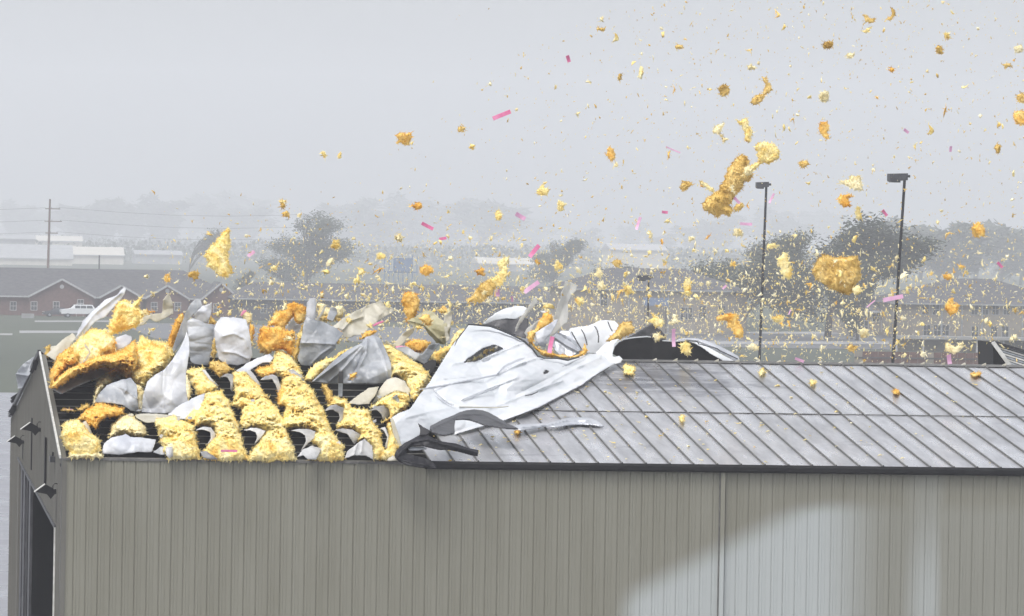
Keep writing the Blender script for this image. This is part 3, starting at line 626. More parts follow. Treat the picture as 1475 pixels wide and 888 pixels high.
sheet('R7', [(10, 545), (80, 490), (200, 425), (262, 405), (245, 460), (238, 520), (200, 575), (100, 580), (20, 575)], ('stand', 50, 0, -.5), 'facing', name='facing', amp=.03, belly=.08, label='white facing triangle folded over the yellow batt', group='torn facings standing on the roof')
sheet('R6', [(408, 792), (420, 740), (470, 702), (540, 690), (570, 678), (600, 700), (680, 705), (770, 718), (760, 755), (740, 800), (640, 802), (520, 818), (412, 812)], ('stand', 45, 0, -.3), 'facing', name='facing', amp=.03, belly=.18, label='low wide white flap close to the eave at the left', group='torn facings standing on the roof', rag=.4)
sheet('R6', [(748, 800), (800, 765), (885, 770), (888, 810), (880, 840), (840, 820), (790, 815)], ('stand', 40, 0, -.3), 'facing_wet', name='facing', amp=.04, label='small creased silver flap at the eave beside the wide one', group='torn facings standing on the roof')
sheet('R6', [(275, 600), (300, 590), (330, 640), (340, 690), (320, 680), (290, 640)], ('stand', 40, 0, -.5), 'facing_old', name='facing', amp=.02, label='torn beige lip at the black gap by the rounded lump', group='torn facings standing on the roof')
# curls of facing at the edges of the gaps
CU = 'curled facing edges round the gaps between batts'
def curl(c, P, lab, col='facing', base=None, **k): return sheet(c, P, base or ('stand', 35, 20, -.6), {'facing': 'curl', 'facing_wet': 'curl_dark'}.get(col, col), rag=.5, name='facing_curl', amp=.02, belly=.10, g=1.1, label=lab, cat='insulation facing', group=CU, **k)  # facing_wet here picks the darker grey painted as underside shade of the curls
curl('R7', [(190, 655), (245, 630), (300, 636), (332, 680), (322, 720), (275, 750), (300, 705), (296, 668), (250, 650)], 'white curl round the gap left of the pink-stained batt foot')
curl('R7', [(510, 655), (560, 640), (610, 638), (665, 660), (645, 695), (590, 752), (612, 700), (600, 668), (560, 655)], 'white curl round the gap left of the broadest batt')
curl('R8', [(-5, 658), (40, 645), (110, 648), (162, 662), (155, 705), (60, 795), (98, 725), (92, 690), (60, 668)], 'silver curl round the gap right of the broadest batt')
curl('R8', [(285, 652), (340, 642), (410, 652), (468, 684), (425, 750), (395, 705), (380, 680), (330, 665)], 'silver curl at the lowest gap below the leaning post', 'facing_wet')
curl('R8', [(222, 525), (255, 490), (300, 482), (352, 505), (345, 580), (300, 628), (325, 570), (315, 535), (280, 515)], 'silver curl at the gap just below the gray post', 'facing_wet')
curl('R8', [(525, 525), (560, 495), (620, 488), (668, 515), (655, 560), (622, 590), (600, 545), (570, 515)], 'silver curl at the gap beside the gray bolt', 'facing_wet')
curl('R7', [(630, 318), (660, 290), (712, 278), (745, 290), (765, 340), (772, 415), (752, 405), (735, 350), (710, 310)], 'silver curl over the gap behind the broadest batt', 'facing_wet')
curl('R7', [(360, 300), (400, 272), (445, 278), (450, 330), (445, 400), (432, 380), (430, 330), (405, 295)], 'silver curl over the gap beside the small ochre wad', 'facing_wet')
curl('R7', [(820, 250), (850, 243), (900, 280), (935, 330), (935, 350), (890, 320), (850, 290)], 'silver curl at the gap near the ridge in mid bay', 'facing_wet')
curl('R7', [(535, 260), (560, 245), (600, 290), (640, 360), (610, 345), (570, 300)], 'white lip on the short batt behind the broadest one')
curl('R7', [(240, 250), (260, 245), (300, 300), (350, 355), (330, 360), (290, 320)], 'white lip on the small batt right of the big hood')
curl('R7', [(-5, 770), (40, 765), (45, 830), (20, 842), (-5, 820)], 'silver scrap at the eave left of the pink-stained batt')
curl('R7', [(225, 800), (270, 795), (320, 830), (350, 850), (300, 852), (250, 838)], 'silver scrap on the eave under the pink-stained batt', 'facing_wet')
curl('R8', [(38, 835), (70, 785), (140, 758), (205, 778), (165, 852), (110, 850), (80, 825)], 'crumpled silver flap on the eave left of the creased hood')
curl('R8', [(355, 845), (375, 795), (440, 745), (490, 712), (545, 760), (552, 852), (500, 825), (430, 822)], 'creased silver hood on the eave below the leaning post', creases=[([(480, 720), (470, 800)], .06, 1.5), ([(440, 750), (420, 820)], .05, 1.2)])
curl('R8', [(640, 850), (680, 820), (720, 850), (720, 862), (650, 862)], 'small pale scrap on the eave beside the curled gutter', 'facing_old')
curl('R8', [(600, 645), (630, 630), (655, 690), (650, 780), (630, 770), (645, 700), (625, 660)], 'thin white lip at the dark slit left of the peeled sheet')
sheet('R7', [(465, 255), (530, 210), (600, 172), (690, 138), (722, 165), (700, 195), (640, 200), (600, 225), (540, 260), (490, 262)], ('stand', 45, 0, -1.5), 'facing', name='facing', amp=.03, label='white facing strip slanting up towards the ridge in mid bay', group='torn facings standing on the roof')
sheet('R8', [(380, 475), (430, 430), (520, 370), (592, 360), (570, 410), (520, 478), (450, 480)], ('stand', 50, 0, -.5), 'facing_old', name='facing', amp=.04, belly=.1, label='striped torn facing lying right of the gray post', group='torn facings standing on the roof')
sheet('R8', [(545, 475), (580, 395), (640, 312), (700, 298), (760, 320), (800, 380), (812, 455), (795, 450), (770, 400), (700, 385), (620, 430)], ('stand', 35, 0, -.5), 'facing_old', name='facing', amp=.03, belly=.2, label='arched cream facing with torn black streaks over yellow wool', group='torn facings standing on the roof')
for (a_, b_) in (((700, 315), (735, 320)), ((705, 335), (755, 325)), ((708, 352), (760, 340)), ((715, 372), (750, 352)), ((790, 385), (800, 450)), ((740, 370), (745, 400))):
    q = pts('R8', [a_, b_]); n_ = q[1] - q[0]; n_ = np.array([-n_[1], n_[0]]) / np.linalg.norm(n_) * .9
    sheet('F', [tuple(q[0]), tuple((q[0] + q[1]) / 2 + n_), tuple(q[1]), tuple((q[0] + q[1]) / 2 - n_)], ('stand', 35, 0, -2.6), 'black', name='torn_scrim', amp=.0, rag=0, g=.8, label='thin black shred in the row of streaks on the arched cream facing', cat='shred', group='black shreds on the cream facing')
fluff('R6', [(60, 360), (70, 250), (110, 150), (190, 90), (280, 60), (420, 40), (560, 40), (640, 80), (700, 60), (860, 60), (900, 120), (860, 200), (800, 260), (700, 340), (600, 330), (500, 300), (380, 300), (250, 330), (120, 375)], sl(0), .25, 'yellow', label='bed of yellow insulation filling the bottom of the left heap', group=LAY, Rr=12)
fluff('R6', [(480, 300), (560, 290), (640, 330), (690, 370), (690, 430), (660, 470), (640, 400), (560, 320)], sl(.0), .25, 'pale', label='pale insulation filling the gap between the silver and white hoods', group=LAY, Rr=8)
fluff('R7', [(180, 470), (230, 430), (260, 420), (245, 520), (200, 600), (150, 600), (120, 585)], sl(.0), .25, 'yellow', label='yellow insulation tucked under the white folded triangle', group=LAY, Rr=6)
fluff('R8', [(-90, 380), (-60, 320), (-20, 300), (30, 330), (-10, 420), (-60, 500), (-100, 480)], sl(.0), .28, 'orange', label='orange insulation in the gap left of the long batt', group=LAY, Rr=7)
fluff('R8', [(420, 640), (460, 600), (540, 590), (580, 660), (540, 740), (480, 700)], sl(.0), .28, 'pale', label='pale insulation strands between the two lowest silver curls', group=LAY, Rr=6)
sc_ = random.Random(21)
for i in range(46):
    x = sc_.uniform(100, 640); y = sc_.uniform(440, 500) if i % 2 else sc_.uniform(505, 640)
    if (y > 505 and x > 560) or (y < 505 and x < 185): continue
    w_, h_ = sc_.uniform(5, 15), sc_.uniform(4, 11); n_ = sc_.randint(5, 8); a0 = sc_.uniform(0, 6)
    P_ = [(x + math.cos(a0 + 6.283 * k / n_) * w_ * sc_.uniform(.45, 1.1) / 2, y + math.sin(a0 + 6.283 * k / n_) * h_ * sc_.uniform(.45, 1.1) / 2) for k in range(n_)]
    wh_ = 'between the facings standing along the ridge' if y < 505 else 'lodged low among the batts of the open bay'; sd_ = 'left part' if x < 300 else 'middle' if x < 470 else 'right part'
    c_ = ('facing_old', 'pale', 'facing_wet', 'orange', 'curl', 'yellow')[i % 6]; cn_ = {'facing_old': 'beige', 'pale': 'cream', 'facing_wet': 'dull gray', 'orange': 'orange', 'curl': 'pale gray', 'yellow': 'yellow'}[c_]
    lb_ = 'small torn %s scrap %s, %s' % (cn_, wh_, sd_)
    if c_ in ('pale', 'orange', 'yellow'): fluff('F', P_, ('stand', 20, sc_.uniform(-30, 30), -2.2), .08, c_, name='insulation_scrap', label=lb_, cat='insulation scrap', group=lb_, Rr=3, g=.9, rag=1.4, seed=900 + i)
    else: sheet('F', P_, ('stand', 20, sc_.uniform(-30, 30), -2.2), c_, name='facing_scrap', amp=.03, label=lb_, cat='facing scrap', group=lb_, g=.9, rag=.8)
# posts and bolt
a_ = hit([490], [570], (0, 0, HE), SL)[0]; b_ = at(491, 536, a_[1])
t = thing('steel_post', a_, 'short upright gray steel post standing in the open bay', 'post')
bb = MB().bar((0, 0, -.1), tuple(b_ - a_), .11, .11); bb.build('shaft', M['post'], t)
MB().bar(tuple((b_ - a_) * .52), tuple((b_ - a_) * 1.02), .13, .13).build('sleeve', M['slate_metal'], t)
a_ = hit([584], [595], (0, 0, HE), SL)[0]; a_ = a_ + np.array([0, -1.5, .22]); a2 = at(583, 594, a_[1]); b_ = at(569, 572, a_[1])
t = thing('steel_bolt', a2, 'thin gray steel rod leaning out of the yellow wool by the white sheet', 'rod')
MB().tube([(0, 0, 0), tuple(b_ - a2)], [.035, .06], 7).build('shaft', M['post'], t); MB().tube([tuple((b_ - a2) * .96), tuple((b_ - a2) * 1.05)], .08, 7).build('head', M['post'], t)

# ------------------------------------------------------------------ facings and batts standing up along the ridge
ST = 'torn facings standing on the roof'; IS = 'insulation standing up in the wind'
fluff('T2', [(148, 705), (150, 560), (155, 520), (190, 440), (235, 348), (280, 328), (285, 380), (260, 440), (225, 540), (185, 640), (160, 700)], ('stand', 5, 0, .5), .16, 'orange', label='thin orange wool edge left of the first standing facing', cat='insulation', group=IS, Rr=5)
sheet('T2', [(150, 715), (200, 590), (262, 420), (300, 320), (350, 232), (400, 195), (440, 205), (452, 262), (380, 332), (312, 400), (325, 500), (250, 610), (180, 705)], ('stand', 5, -10, .2), 'facing_wet', name='facing', amp=.05, stretch=(1.5, .6), label='tall gray facing strip curving up to the right behind the white hood', group=ST)
sheet('T2', [(342, 765), (330, 600), (318, 480), (312, 398), (350, 372), (420, 385), (480, 420), (558, 432), (552, 560), (525, 700), (512, 805), (430, 800), (380, 790)], ('stand', 12, 5, -.3), 'facing_wet', name='facing', amp=.05, sc=.07, stretch=(.5, 1.4), label='gray wrinkled facing standing between the hood and the bright one', group=ST, belly=.15)
sheet('T2', [(378, 335), (450, 262), (545, 228), (535, 330), (500, 422), (440, 405), (390, 382)], ('stand', -5, 0, -.2), 'facing', name='facing', amp=.05, label='pale folded facing corner on top of the gray wrinkled one', group=ST)
fluff('T2', [(510, 425), (515, 370), (545, 365), (575, 400), (560, 430)], ('stand', 0, 0, -.1), .12, 'orange', label='orange tuft on the shoulder of the gray wrinkled facing', cat='insulation', group=IS, Rr=4)
fluff('T2', [(542, 700), (548, 560), (575, 530), (578, 620), (572, 740), (556, 760)], ('stand', 5, 0, 0), .12, 'ochre', label='narrow ochre wool between the gray and the bright facing', cat='insulation', group=IS, Rr=4)
sheet('T2', [(560, 470), (590, 400), (622, 362), (740, 362), (852, 380), (882, 480), (900, 600), (912, 700), (885, 772), (780, 805), (660, 792), (605, 745), (575, 620)], ('stand', 12, 0, -.6), 'facing', name='facing', amp=.05, sc=.05, belly=.3, label='bright white barrel-shaped facing with a slit near its top', group=ST, creases=[([(640, 540), (740, 510), (840, 560), (870, 640)], .06, 1.8), ([(650, 680), (760, 690), (860, 740)], .06, 2.)])
sheet('T2', [(648, 438), (665, 420), (700, 412), (765, 432), (720, 434), (690, 432)], ('stand', 12, 0, -.9), 'black', name='tear', amp=0, rag=.1, g=.8, label='dark slit torn in the bright barrel-shaped facing', cat='tear')
fluff('T2', [(878, 430), (905, 425), (928, 445), (918, 560), (898, 650), (886, 560)], ('stand', 5, 0, -.4), .14, 'orange', label='orange wool strip on the right edge of the bright facing', cat='insulation', group=IS, Rr=4)
fluff('T2', [(800, 330), (830, 300), (870, 310), (905, 330), (900, 400), (860, 440), (835, 400)], ('stand', 0, 0, -.2), .15, 'pale', label='pale shredded wool above the bright facing', cat='insulation', group=IS, Rr=4, rag=1.6)
sheet('T2', [(800, 350), (820, 305), (850, 295), (862, 308), (835, 330), (815, 352)], ('stand', 0, 0, -.5), 'pink', name='paper_strip', amp=0, rag=.1, g=.9, label='pink scrap stuck on the shreds above the bright facing', cat='paper strip', group='pink strips blowing about')
fluff('T3', [(78, 610), (85, 480), (130, 452), (280, 448), (330, 490), (412, 488), (412, 700), (400, 730), (300, 655), (230, 660), (170, 695), (100, 690)], ('stand', 15, 0, -.6), .3, 'orange', label='blocky orange batt standing right of the bright facing', cat='insulation', group=IS, Rr=9)
fluff('T3', [(158, 442), (210, 360), (325, 285), (335, 235), (400, 225), (480, 250), (525, 290), (510, 350), (490, 405), (440, 425), (415, 390), (400, 340), (345, 430), (312, 482), (230, 442)], ('stand', 5, 0, -.2), .2, 'orange', label='orange wool arch rising above the blocky batt', cat='insulation', group=IS, Rr=6)
sheet('T3', [(310, 490), (350, 430), (400, 345), (420, 430), (470, 420), (455, 500), (440, 560), (410, 490), (340, 492)], ('stand', 5, 0, .2), 'facing_wet', name='facing', amp=.04, label='gray torn facing under the orange wool arch', group=ST)
fluff('T3', [(408, 700), (415, 620), (440, 540), (470, 440), (490, 420), (475, 560), (450, 660), (430, 780), (405, 730)], ('stand', 8, 0, -.5), .12, 'ochre', label='thin ochre wool beside the two-tone gray facing', cat='insulation', group=IS, Rr=4)
sheet('T3', [(440, 765), (460, 600), (490, 430), (520, 350), (600, 395), (700, 418), (800, 470), (858, 515), (790, 600), (780, 655), (640, 765), (560, 808), (475, 802)], ('stand', 15, 0, -1.), 'facing_wet', name='facing', amp=.05, belly=.3, label='two-tone gray facing standing like a sail at mid ridge', group=ST, creases=[([(470, 600), (600, 600), (760, 610)], .06, 1.6), ([(560, 790), (650, 700), (740, 640)], .05, 1.5)], sc=.05)
sheet('T3', [(515, 360), (518, 230), (545, 195), (585, 183), (612, 215), (602, 350), (592, 405), (540, 405)], ('stand', 0, 0, -1.2), 'facing', name='facing', amp=.04, stretch=(1.6, .6), label='narrow white facing tongue above the two-tone sail', group=ST)
fluff('T3', [(600, 240), (680, 250), (722, 300), (800, 260), (840, 265), (852, 345), (790, 400), (700, 405), (640, 390)], ('stand', 0, 0, -.6), .18, 'pale', label='ragged pale wool right of the white tongue', cat='insulation', group=IS, Rr=5, rag=1.8)
sheet('T3', [(600, 390), (640, 330), (690, 250), (705, 255), (660, 340), (625, 400)], ('stand', 0, 0, -1.0), 'plastic', name='facing', amp=.02, label='thin clear strip across the ragged pale wool', group=ST)
sheet('T3', [(700, 380), (740, 270), (790, 280), (800, 330), (760, 400)], ('stand', 0, 0, -1.0), 'facing_wet', name='facing', amp=.03, label='small gray facing scrap in the ragged pale wool', group=ST)
sheet('T4', [(95, 345), (200, 262), (350, 182), (430, 150), (492, 128), (520, 170), (592, 200), (580, 235), (520, 260), (430, 322), (362, 392), (280, 415), (195, 425), (180, 365)], ('stand', 25, 10, 1.), 'facing_old', name='facing', amp=.07, label='large beige facing flying out to the right of the sail', group=ST, creases=[([(190, 360), (240, 295), (345, 260)], .12, 1.3)], rag=.8)
fluff('R8', [(85, 315), (110, 250), (200, 190), (290, 160), (385, 95), (400, 110), (300, 185), (135, 330)], ('stand', 30, 0, -.3), .3, 'yellow', label='yellow wool edge along the left side of the gray tent', cat='insulation', group=LAY, Rr=6)
sheet('R8', [(133, 328), (300, 170), (380, 112), (470, 68), (500, 25), (545, 15), (592, 30), (612, 60), (640, 130), (670, 200), (678, 332), (560, 340), (400, 338), (250, 335)], ('stand', 35, 0, -.8), 'facing_wet', name='facing', amp=.05, belly=.45, label='broad gray tent of facing pinched together at the top', group=ST, rag=.2,
      creases=[([(150, 322), (330, 190), (470, 80)], .13, 2.2), ([(485, 130), (440, 230), (395, 320)], -.14, 2.2), ([(510, 40), (500, 140), (420, 300)], .10, 2.), ([(560, 40), (620, 160), (660, 320)], .08, 2.5), ([(480, 90), (350, 240), (260, 320)], .08, 2.)])
fluff('R8', [(395, 310), (400, 280), (425, 262), (445, 265), (420, 300)], ('stand', 35, 0, -3.1), .08, 'orange', label='brown-orange wool showing through a split in the gray tent', cat='insulation', group=LAY, Rr=3)
fluff('R8', [(420, 215), (440, 190), (465, 185), (455, 210), (430, 218)], ('stand', 35, 0, -3.4), .08, 'yellow', label='little yellow tuft stuck on the gray tent', cat='insulation', group=LAY, Rr=3)
fluff('T4', [(310, 440), (350, 400), (400, 368), (452, 362), (455, 382), (400, 420), (345, 440)], ('stand', 10, 0, -1.), .15, 'orange', label='orange wool finger pointing right above the gray tent', cat='insulation', group=IS, Rr=4)
sheet('T4', [(425, 325), (470, 300), (512, 290), (515, 300), (470, 320), (430, 338)], ('stand', 10, 0, -.5), 'pink', name='paper_strip', amp=0, rag=.1, g=.9, label='pink strip caught under the flying beige facing', cat='paper strip', group='pink strips blowing about')
fluff('T4', [(700, 300), (680, 200), (660, 120), (668, 85), (720, 62), (775, 85), (792, 120), (788, 200), (760, 275), (712, 318)], ('stand', 0, 0, .5), .22, 'orange', label='upright orange batt standing alone left of the olive facing', cat='insulation', group=IS, Rr=6)
sheet('T4', [(700, 290), (760, 262), (850, 205), (900, 215), (955, 262), (1005, 300), (1050, 340), (1042, 425), (1000, 485), (940, 472), (870, 392), (832, 332), (760, 345)], ('stand', 10, 10, .2), 'facing_olive', name='facing', amp=.08, label='olive stained facing spread like a wing beside the white sheet', group=ST, rag=.5, creases=[([(720, 290), (830, 320), (990, 470)], .1, 1.5)])
fluff('T4', [(800, 270), (850, 235), (880, 250), (900, 290), (890, 330), (850, 330), (820, 300)], ('stand', 5, 0, -1.2), .14, 'orange', label='orange tuft caught on the olive facing', cat='insulation', group=IS, Rr=4, rag=1.6)
sheet('T4', [(590, 480), (640, 420), (690, 375), (765, 340), (750, 390), (700, 430), (665, 480), (630, 500), (560, 480), (520, 460), (540, 448)], ('stand', 10, 0, -.4), 'facing_old', name='facing', amp=.06, label='gray-beige twisted facing left below the olive wing', group=ST)
sheet('T4', [(600, 512), (650, 495), (712, 500), (760, 540), (820, 560), (880, 480), (965, 468), (900, 560), (872, 605), (850, 642), (780, 605), (700, 565), (650, 535)], ('stand', 15, 0, -1.2), 'facing_wet', name='facing', amp=.06, label='gray gutter-shaped facing in front of the olive wing', group=ST)
sheet('T4', [(610, 495), (660, 490), (708, 500), (700, 515), (650, 512), (612, 508)], ('stand', 15, 0, -1.8), 'pink', name='paper_strip', amp=0, rag=.1, g=.9, label='pink strip lying on the gray gutter-shaped facing', cat='paper strip', group='pink strips blowing about')
fluff('T4', [(690, 480), (760, 440), (840, 445), (895, 470), (870, 500), (820, 545), (760, 530), (710, 500)], ('stand', 15, 0, -.8), .2, 'orange', label='small orange heap below the olive wing', cat='insulation', group=IS, Rr=5)
sheet('T4', [(990, 310), (1000, 240), (1040, 215), (1075, 210), (1060, 260), (1050, 330), (1030, 380), (1045, 440), (1010, 470), (1005, 380)], ('stand', 0, 0, .2), 'facing_old', name='facing', amp=.05, label='ragged gray facing tatter at the tip of the olive wing', group=ST, rag=1.)
fluff('T4', [(880, 600), (900, 540), (960, 520), (1040, 480), (1060, 440), (1100, 380), (1150, 350), (1180, 360), (1120, 440), (1060, 500), (1000, 580), (950, 640), (900, 620)], ('stand', 20, 0, .6), .25, 'yellow', label='crumbly yellow wool along the left edge of the white sheet', cat='insulation', group=IS, Rr=5, rag=2.)
sheet('T4', [(820, 640), (860, 620), (900, 600), (940, 610), (930, 660), (905, 725), (870, 700)], ('stand', 20, 0, -.8), 'black', name='facing', amp=.05, label='black scrap in the yellow heap beside the white sheet', group=ST)

# ------------------------------------------------------------------ the peeled white roof sheet
PE = thing('peeled_roof_sheet', hit([600], [600], (0, 0, HE), SL)[0], 'big crumpled white metal roof sheet peeled back over the intact gray roof', 'roof sheet')
def hpe(V):                                 # rises from the roof towards the upper left
    t = (V - np.array([578., 656.])) @ np.array([-.39, -.92]); return np.clip(.14 + .0100 * t, .13, 1.6)
BS = ('slope', 0.0)
def crease_set(): return [([(190, 475), (330, 450), (530, 410), (640, 360)], .10, 1.8), ([(250, 480), (290, 520), (340, 548)], -.10, 1.6), ([(370, 520), (470, 480), (610, 425)], .12, 1.8),
                          ([(270, 440), (420, 425), (520, 412)], -.08, 1.5), ([(520, 412), (560, 385), (690, 345)], .16, 2.5), ([(360, 552), (520, 550), (640, 500), (800, 440)], .09, 1.8), ([(600, 500), (760, 420), (900, 350)], -.07, 2.2),
                          ([(330, 370), (480, 340), (640, 275)], .12, 2.), ([(700, 480), (830, 400), (960, 340)], .07, 1.6), ([(130, 600), (240, 570), (340, 555)], .05, 2)]
sheet('T8', [(400, 198), (440, 200), (490, 205), (530, 218), (575, 238), (640, 272), (672, 300), (692, 330), (722, 343), (780, 342), (820, 350), (880, 335), (912, 325), (960, 328), (1010, 335), (1052, 345), (1030, 362), (1000, 380), (965, 400), (930, 422), (880, 458), (820, 490), (760, 520), (700, 552), (630, 580), (560, 605), (450, 635), (340, 668), (290, 660), (230, 650), (192, 628), (195, 668), (160, 690), (100, 722), (84, 680), (65, 602), (100, 578), (150, 560), (190, 500), (230, 450), (280, 370), (330, 288), (352, 262)],
      BS, 'peel', name='main_sheet', parent=PE, amp=.042, sc=.030, thick=.02, rag=.25, g=1.3, stretch=(.8, 1.2), hfun=hpe, creases=[([(a_, b_) for a_, b_ in c[0]], c[1] * .28, c[2] * .7) for c in crease_set()], stk=1,
      holes=[[(368, 366), (410, 335), (460, 300), (510, 284), (552, 302), (500, 325), (440, 356)], [(708, 416), (728, 392), (750, 398), (735, 408)]])
sheet('T8', [(355, 375), (410, 325), (465, 292), (515, 276), (570, 300), (500, 335), (440, 366)], BS, 'dark_metal', name='under_gap', parent=PE, amp=.05, hfun=lambda V: hpe(V) - .35, stk=1, thick=.02)
sheet('T8', [(700, 422), (722, 385), (756, 396), (740, 415)], BS, 'dark_metal', name='under_gap', parent=PE, amp=.02, hfun=lambda V: hpe(V) - .3, stk=1, thick=.02)
for k_, (cx_, cy_, cc_) in enumerate(((425, 345, 'yellow'), (450, 335, 'pale'), (470, 318, 'ochre'), (495, 312, 'yellow'), (515, 300, 'facing_old'), (478, 335, 'facing_old'), (400, 355, 'facing_old'))):
    (fluff if cc_ in ('yellow', 'pale', 'ochre') else sheet)('T8', [(cx_ - 9, cy_ + 5), (cx_ - 3, cy_ - 5), (cx_ + 10, cy_ - 7), (cx_ + 6, cy_ + 3), (cx_ + 12, cy_ + 7), (cx_, cy_ + 6)], ('slope', .75), **({'T': .05, 'Rr': 2.5} if cc_ in ('yellow', 'pale', 'ochre') else {'amp': .02}), col=cc_, name='debris_in_hole', parent=PE, g=.9, seed=70 + k_)
# a folded strip over the top part and its dark fold line
sheet('T8', [(520, 412), (545, 380), (600, 352), (690, 328), (720, 345), (690, 352), (640, 362), (570, 388)], BS, 'peel_grey', name='fold', parent=PE, amp=.01, hfun=lambda V: hpe(V) + .10, stk=1, thick=.02)
def rib_on(crop, P, h, wpx, colr, name, parent, hf=hpe):   # a thin raised line following a polyline on the sheet
    L = pts(crop, P); V = []
    for k, p in enumerate(L):
        a = L[min(k + 1, len(L) - 1)] - L[max(k - 1, 0)]; nrm = np.array([-a[1], a[0]]) / (np.linalg.norm(a) + 1e-9)
        for sgn in (-1, 1):
            q = p + nrm * sgn * wpx * .37 * (.35 if k in (0, len(L) - 1) else 1); V.append((q[0], q[1]))
    V = np.array(V); h = h * (.45 if name == 'crease_shade' else 1.); W = hit(V[:, 0], V[:, 1], np.array([0, 0, HE]), SL, hf(V) + h); n = len(L)
    Wl = W - np.array([0, 0, .02]); b = MB()
    b.add(list(W) + list(Wl), [(2 * k, 2 * k + 1, 2 * k + 3, 2 * k + 2) for k in range(n - 1)] + [(2 * k + 1, 2 * k, 2 * k + 2 * n, 2 * k + 1 + 2 * n) for k in range(0)] + [(2 * k + 2 * n, 2 * k + 2 + 2 * n, 2 * k + 3 + 2 * n, 2 * k + 1 + 2 * n) for k in range(n - 1)]
          + [(2 * k, 2 * k + 2, 2 * k + 2 + 2 * n, 2 * k + 2 * n) for k in range(n - 1)] + [(2 * k + 1, 2 * k + 1 + 2 * n, 2 * k + 3 + 2 * n, 2 * k + 3) for k in range(n - 1)])
    o = link(name, mesh(b.v, b.f), M[colr]); local(parent, o); return o
rib_on('T8', [(396, 199), (440, 201), (492, 206), (530, 220), (578, 240), (640, 272), (672, 302), (694, 334), (724, 344)], .12, 2.2, 'dark_metal', 'edge_fold', PE)
rib_on('T8', [(722, 343), (780, 343), (822, 351), (872, 338)], .12, 2.0, 'dark_metal', 'edge_fold', PE)
rib_on('T8', [(340, 290), (352, 262), (398, 202)], .10, 1.4, 'dark_metal', 'edge_fold', PE)
rib_on('T8', [(560, 606), (640, 577), (705, 552), (770, 517), (830, 487), (885, 458), (935, 421), (1000, 381)], .06, 1.6, 'slate_metal', 'lower_hem', PE)
rib_on('T8', [(250, 480), (268, 500), (290, 522), (330, 545)], .14, 1.6, 'peel_grey', 'crease_shade', PE)  # grey strips here and below: fold shade painted onto the white sheet
rib_on('T8', [(378, 526), (420, 508), (490, 478), (560, 448)], .14, 1.8, 'peel_grey', 'crease_shade', PE)
rib_on('T8', [(190, 476), (280, 462), (390, 440), (530, 412), (560, 388), (640, 360), (690, 346)], .12, 1.8, 'peel_grey', 'crease_shade', PE)
rib_on('T8', [(672, 368), (690, 366), (708, 370)], .16, 1.8, 'slate_metal', 'crease_shade', PE)
rib_on('T8', [(640, 502), (668, 498), (695, 486)], .14, 1.2, 'slate_metal', 'crease_shade', PE)
rib_on('T8', [(360, 550), (440, 552), (520, 553), (570, 548)], .12, 1.1, 'facing_old', 'rivet_line', PE)
rib_on('T8', [(520, 318), (560, 300), (640, 278)], .13, 1.2, 'peel_grey', 'crease_shade', PE)
rib_on('T8', [(740, 405), (800, 380), (860, 350), (905, 330)], .12, 1.2, 'peel_grey', 'crease_shade', PE)
sheet('T8', [(100, 722), (84, 680), (65, 602), (76, 596), (92, 640), (110, 700), (118, 720)], ('stand', 20, 0, -1.), 'facing_old', name='edge_return', parent=PE, amp=.01)
# upper flap behind, with a gray underside
sheet('T5', [(196, 366), (240, 325), (300, 285), (380, 245), (455, 226), (520, 228), (550, 245), (520, 300), (470, 330), (380, 330), (290, 345), (215, 372)], ('stand', 20, 0, 1.2), 'peel', name='upper_flap', parent=PE, amp=.02, belly=.15, thick=.02)
sheet('T5', [(205, 374), (290, 343), (380, 328), (480, 328), (560, 330), (560, 400), (540, 490), (480, 470), (390, 432), (300, 395), (240, 378)], ('stand', 25, 0, .8), 'slate_metal', name='underside', parent=PE, amp=.02, thick=.02)
# ribbed pieces right of it
RPs = thing('ribbed_roof_sheet', hit([820], [525], (0, 0, HE), SL)[0], 'curled ribbed white roof sheet standing right of the plastic streamers', 'roof sheet')
sheet('T5', [(880, 430), (895, 405), (960, 395), (1040, 385), (1100, 360), (1145, 342), (1190, 340), (1260, 352), (1285, 378), (1265, 440), (1225, 490), (1240, 560), (1150, 640), (1080, 605), (1030, 600), (1000, 600), (960, 520), (920, 460)], ('stand', 25, -10, .5), 'peel', name='sheet', parent=RPs, amp=.02, belly=.25, thick=.02)
for L_ in ([(905, 432), (930, 480), (958, 530), (985, 572)], [(982, 412), (1005, 450), (1022, 500), (1030, 540)], [(1090, 388), (1110, 420), (1122, 470), (1120, 520)], [(1196, 352), (1215, 400), (1232, 430)]):
    sheet('T5', [(x - 5, y) for x, y in L_] + [(x + 6, y) for x, y in L_[::-1]], ('stand', 25, -10, -.6 - .25), 'slate_metal', name='rib', parent=RPs, amp=0, rag=0, g=1., sm=0)
sheet('T5', [(740, 480), (775, 455), (830, 420), (880, 425), (930, 480), (985, 570), (960, 600), (900, 640), (830, 640), (790, 600), (750, 540)], ('stand', 35, 0, -.6), 'peel_grey', name='folded_end', parent=RPs, amp=.05, thick=.02, creases=[([(760, 470), (880, 550), (960, 590)], .16, 1.6), ([(800, 450), (900, 510), (970, 580)], -.12, 1.6)])
sheet('T5', [(1100, 600), (1160, 540), (1240, 500), (1290, 490), (1250, 540), (1235, 600), (1240, 640), (1290, 625), (1315, 650), (1300, 680), (1200, 700), (1130, 660)], ('stand', 30, 0, -1.), 'peel', name='corner', parent=RPs, amp=.03, thick=.02)
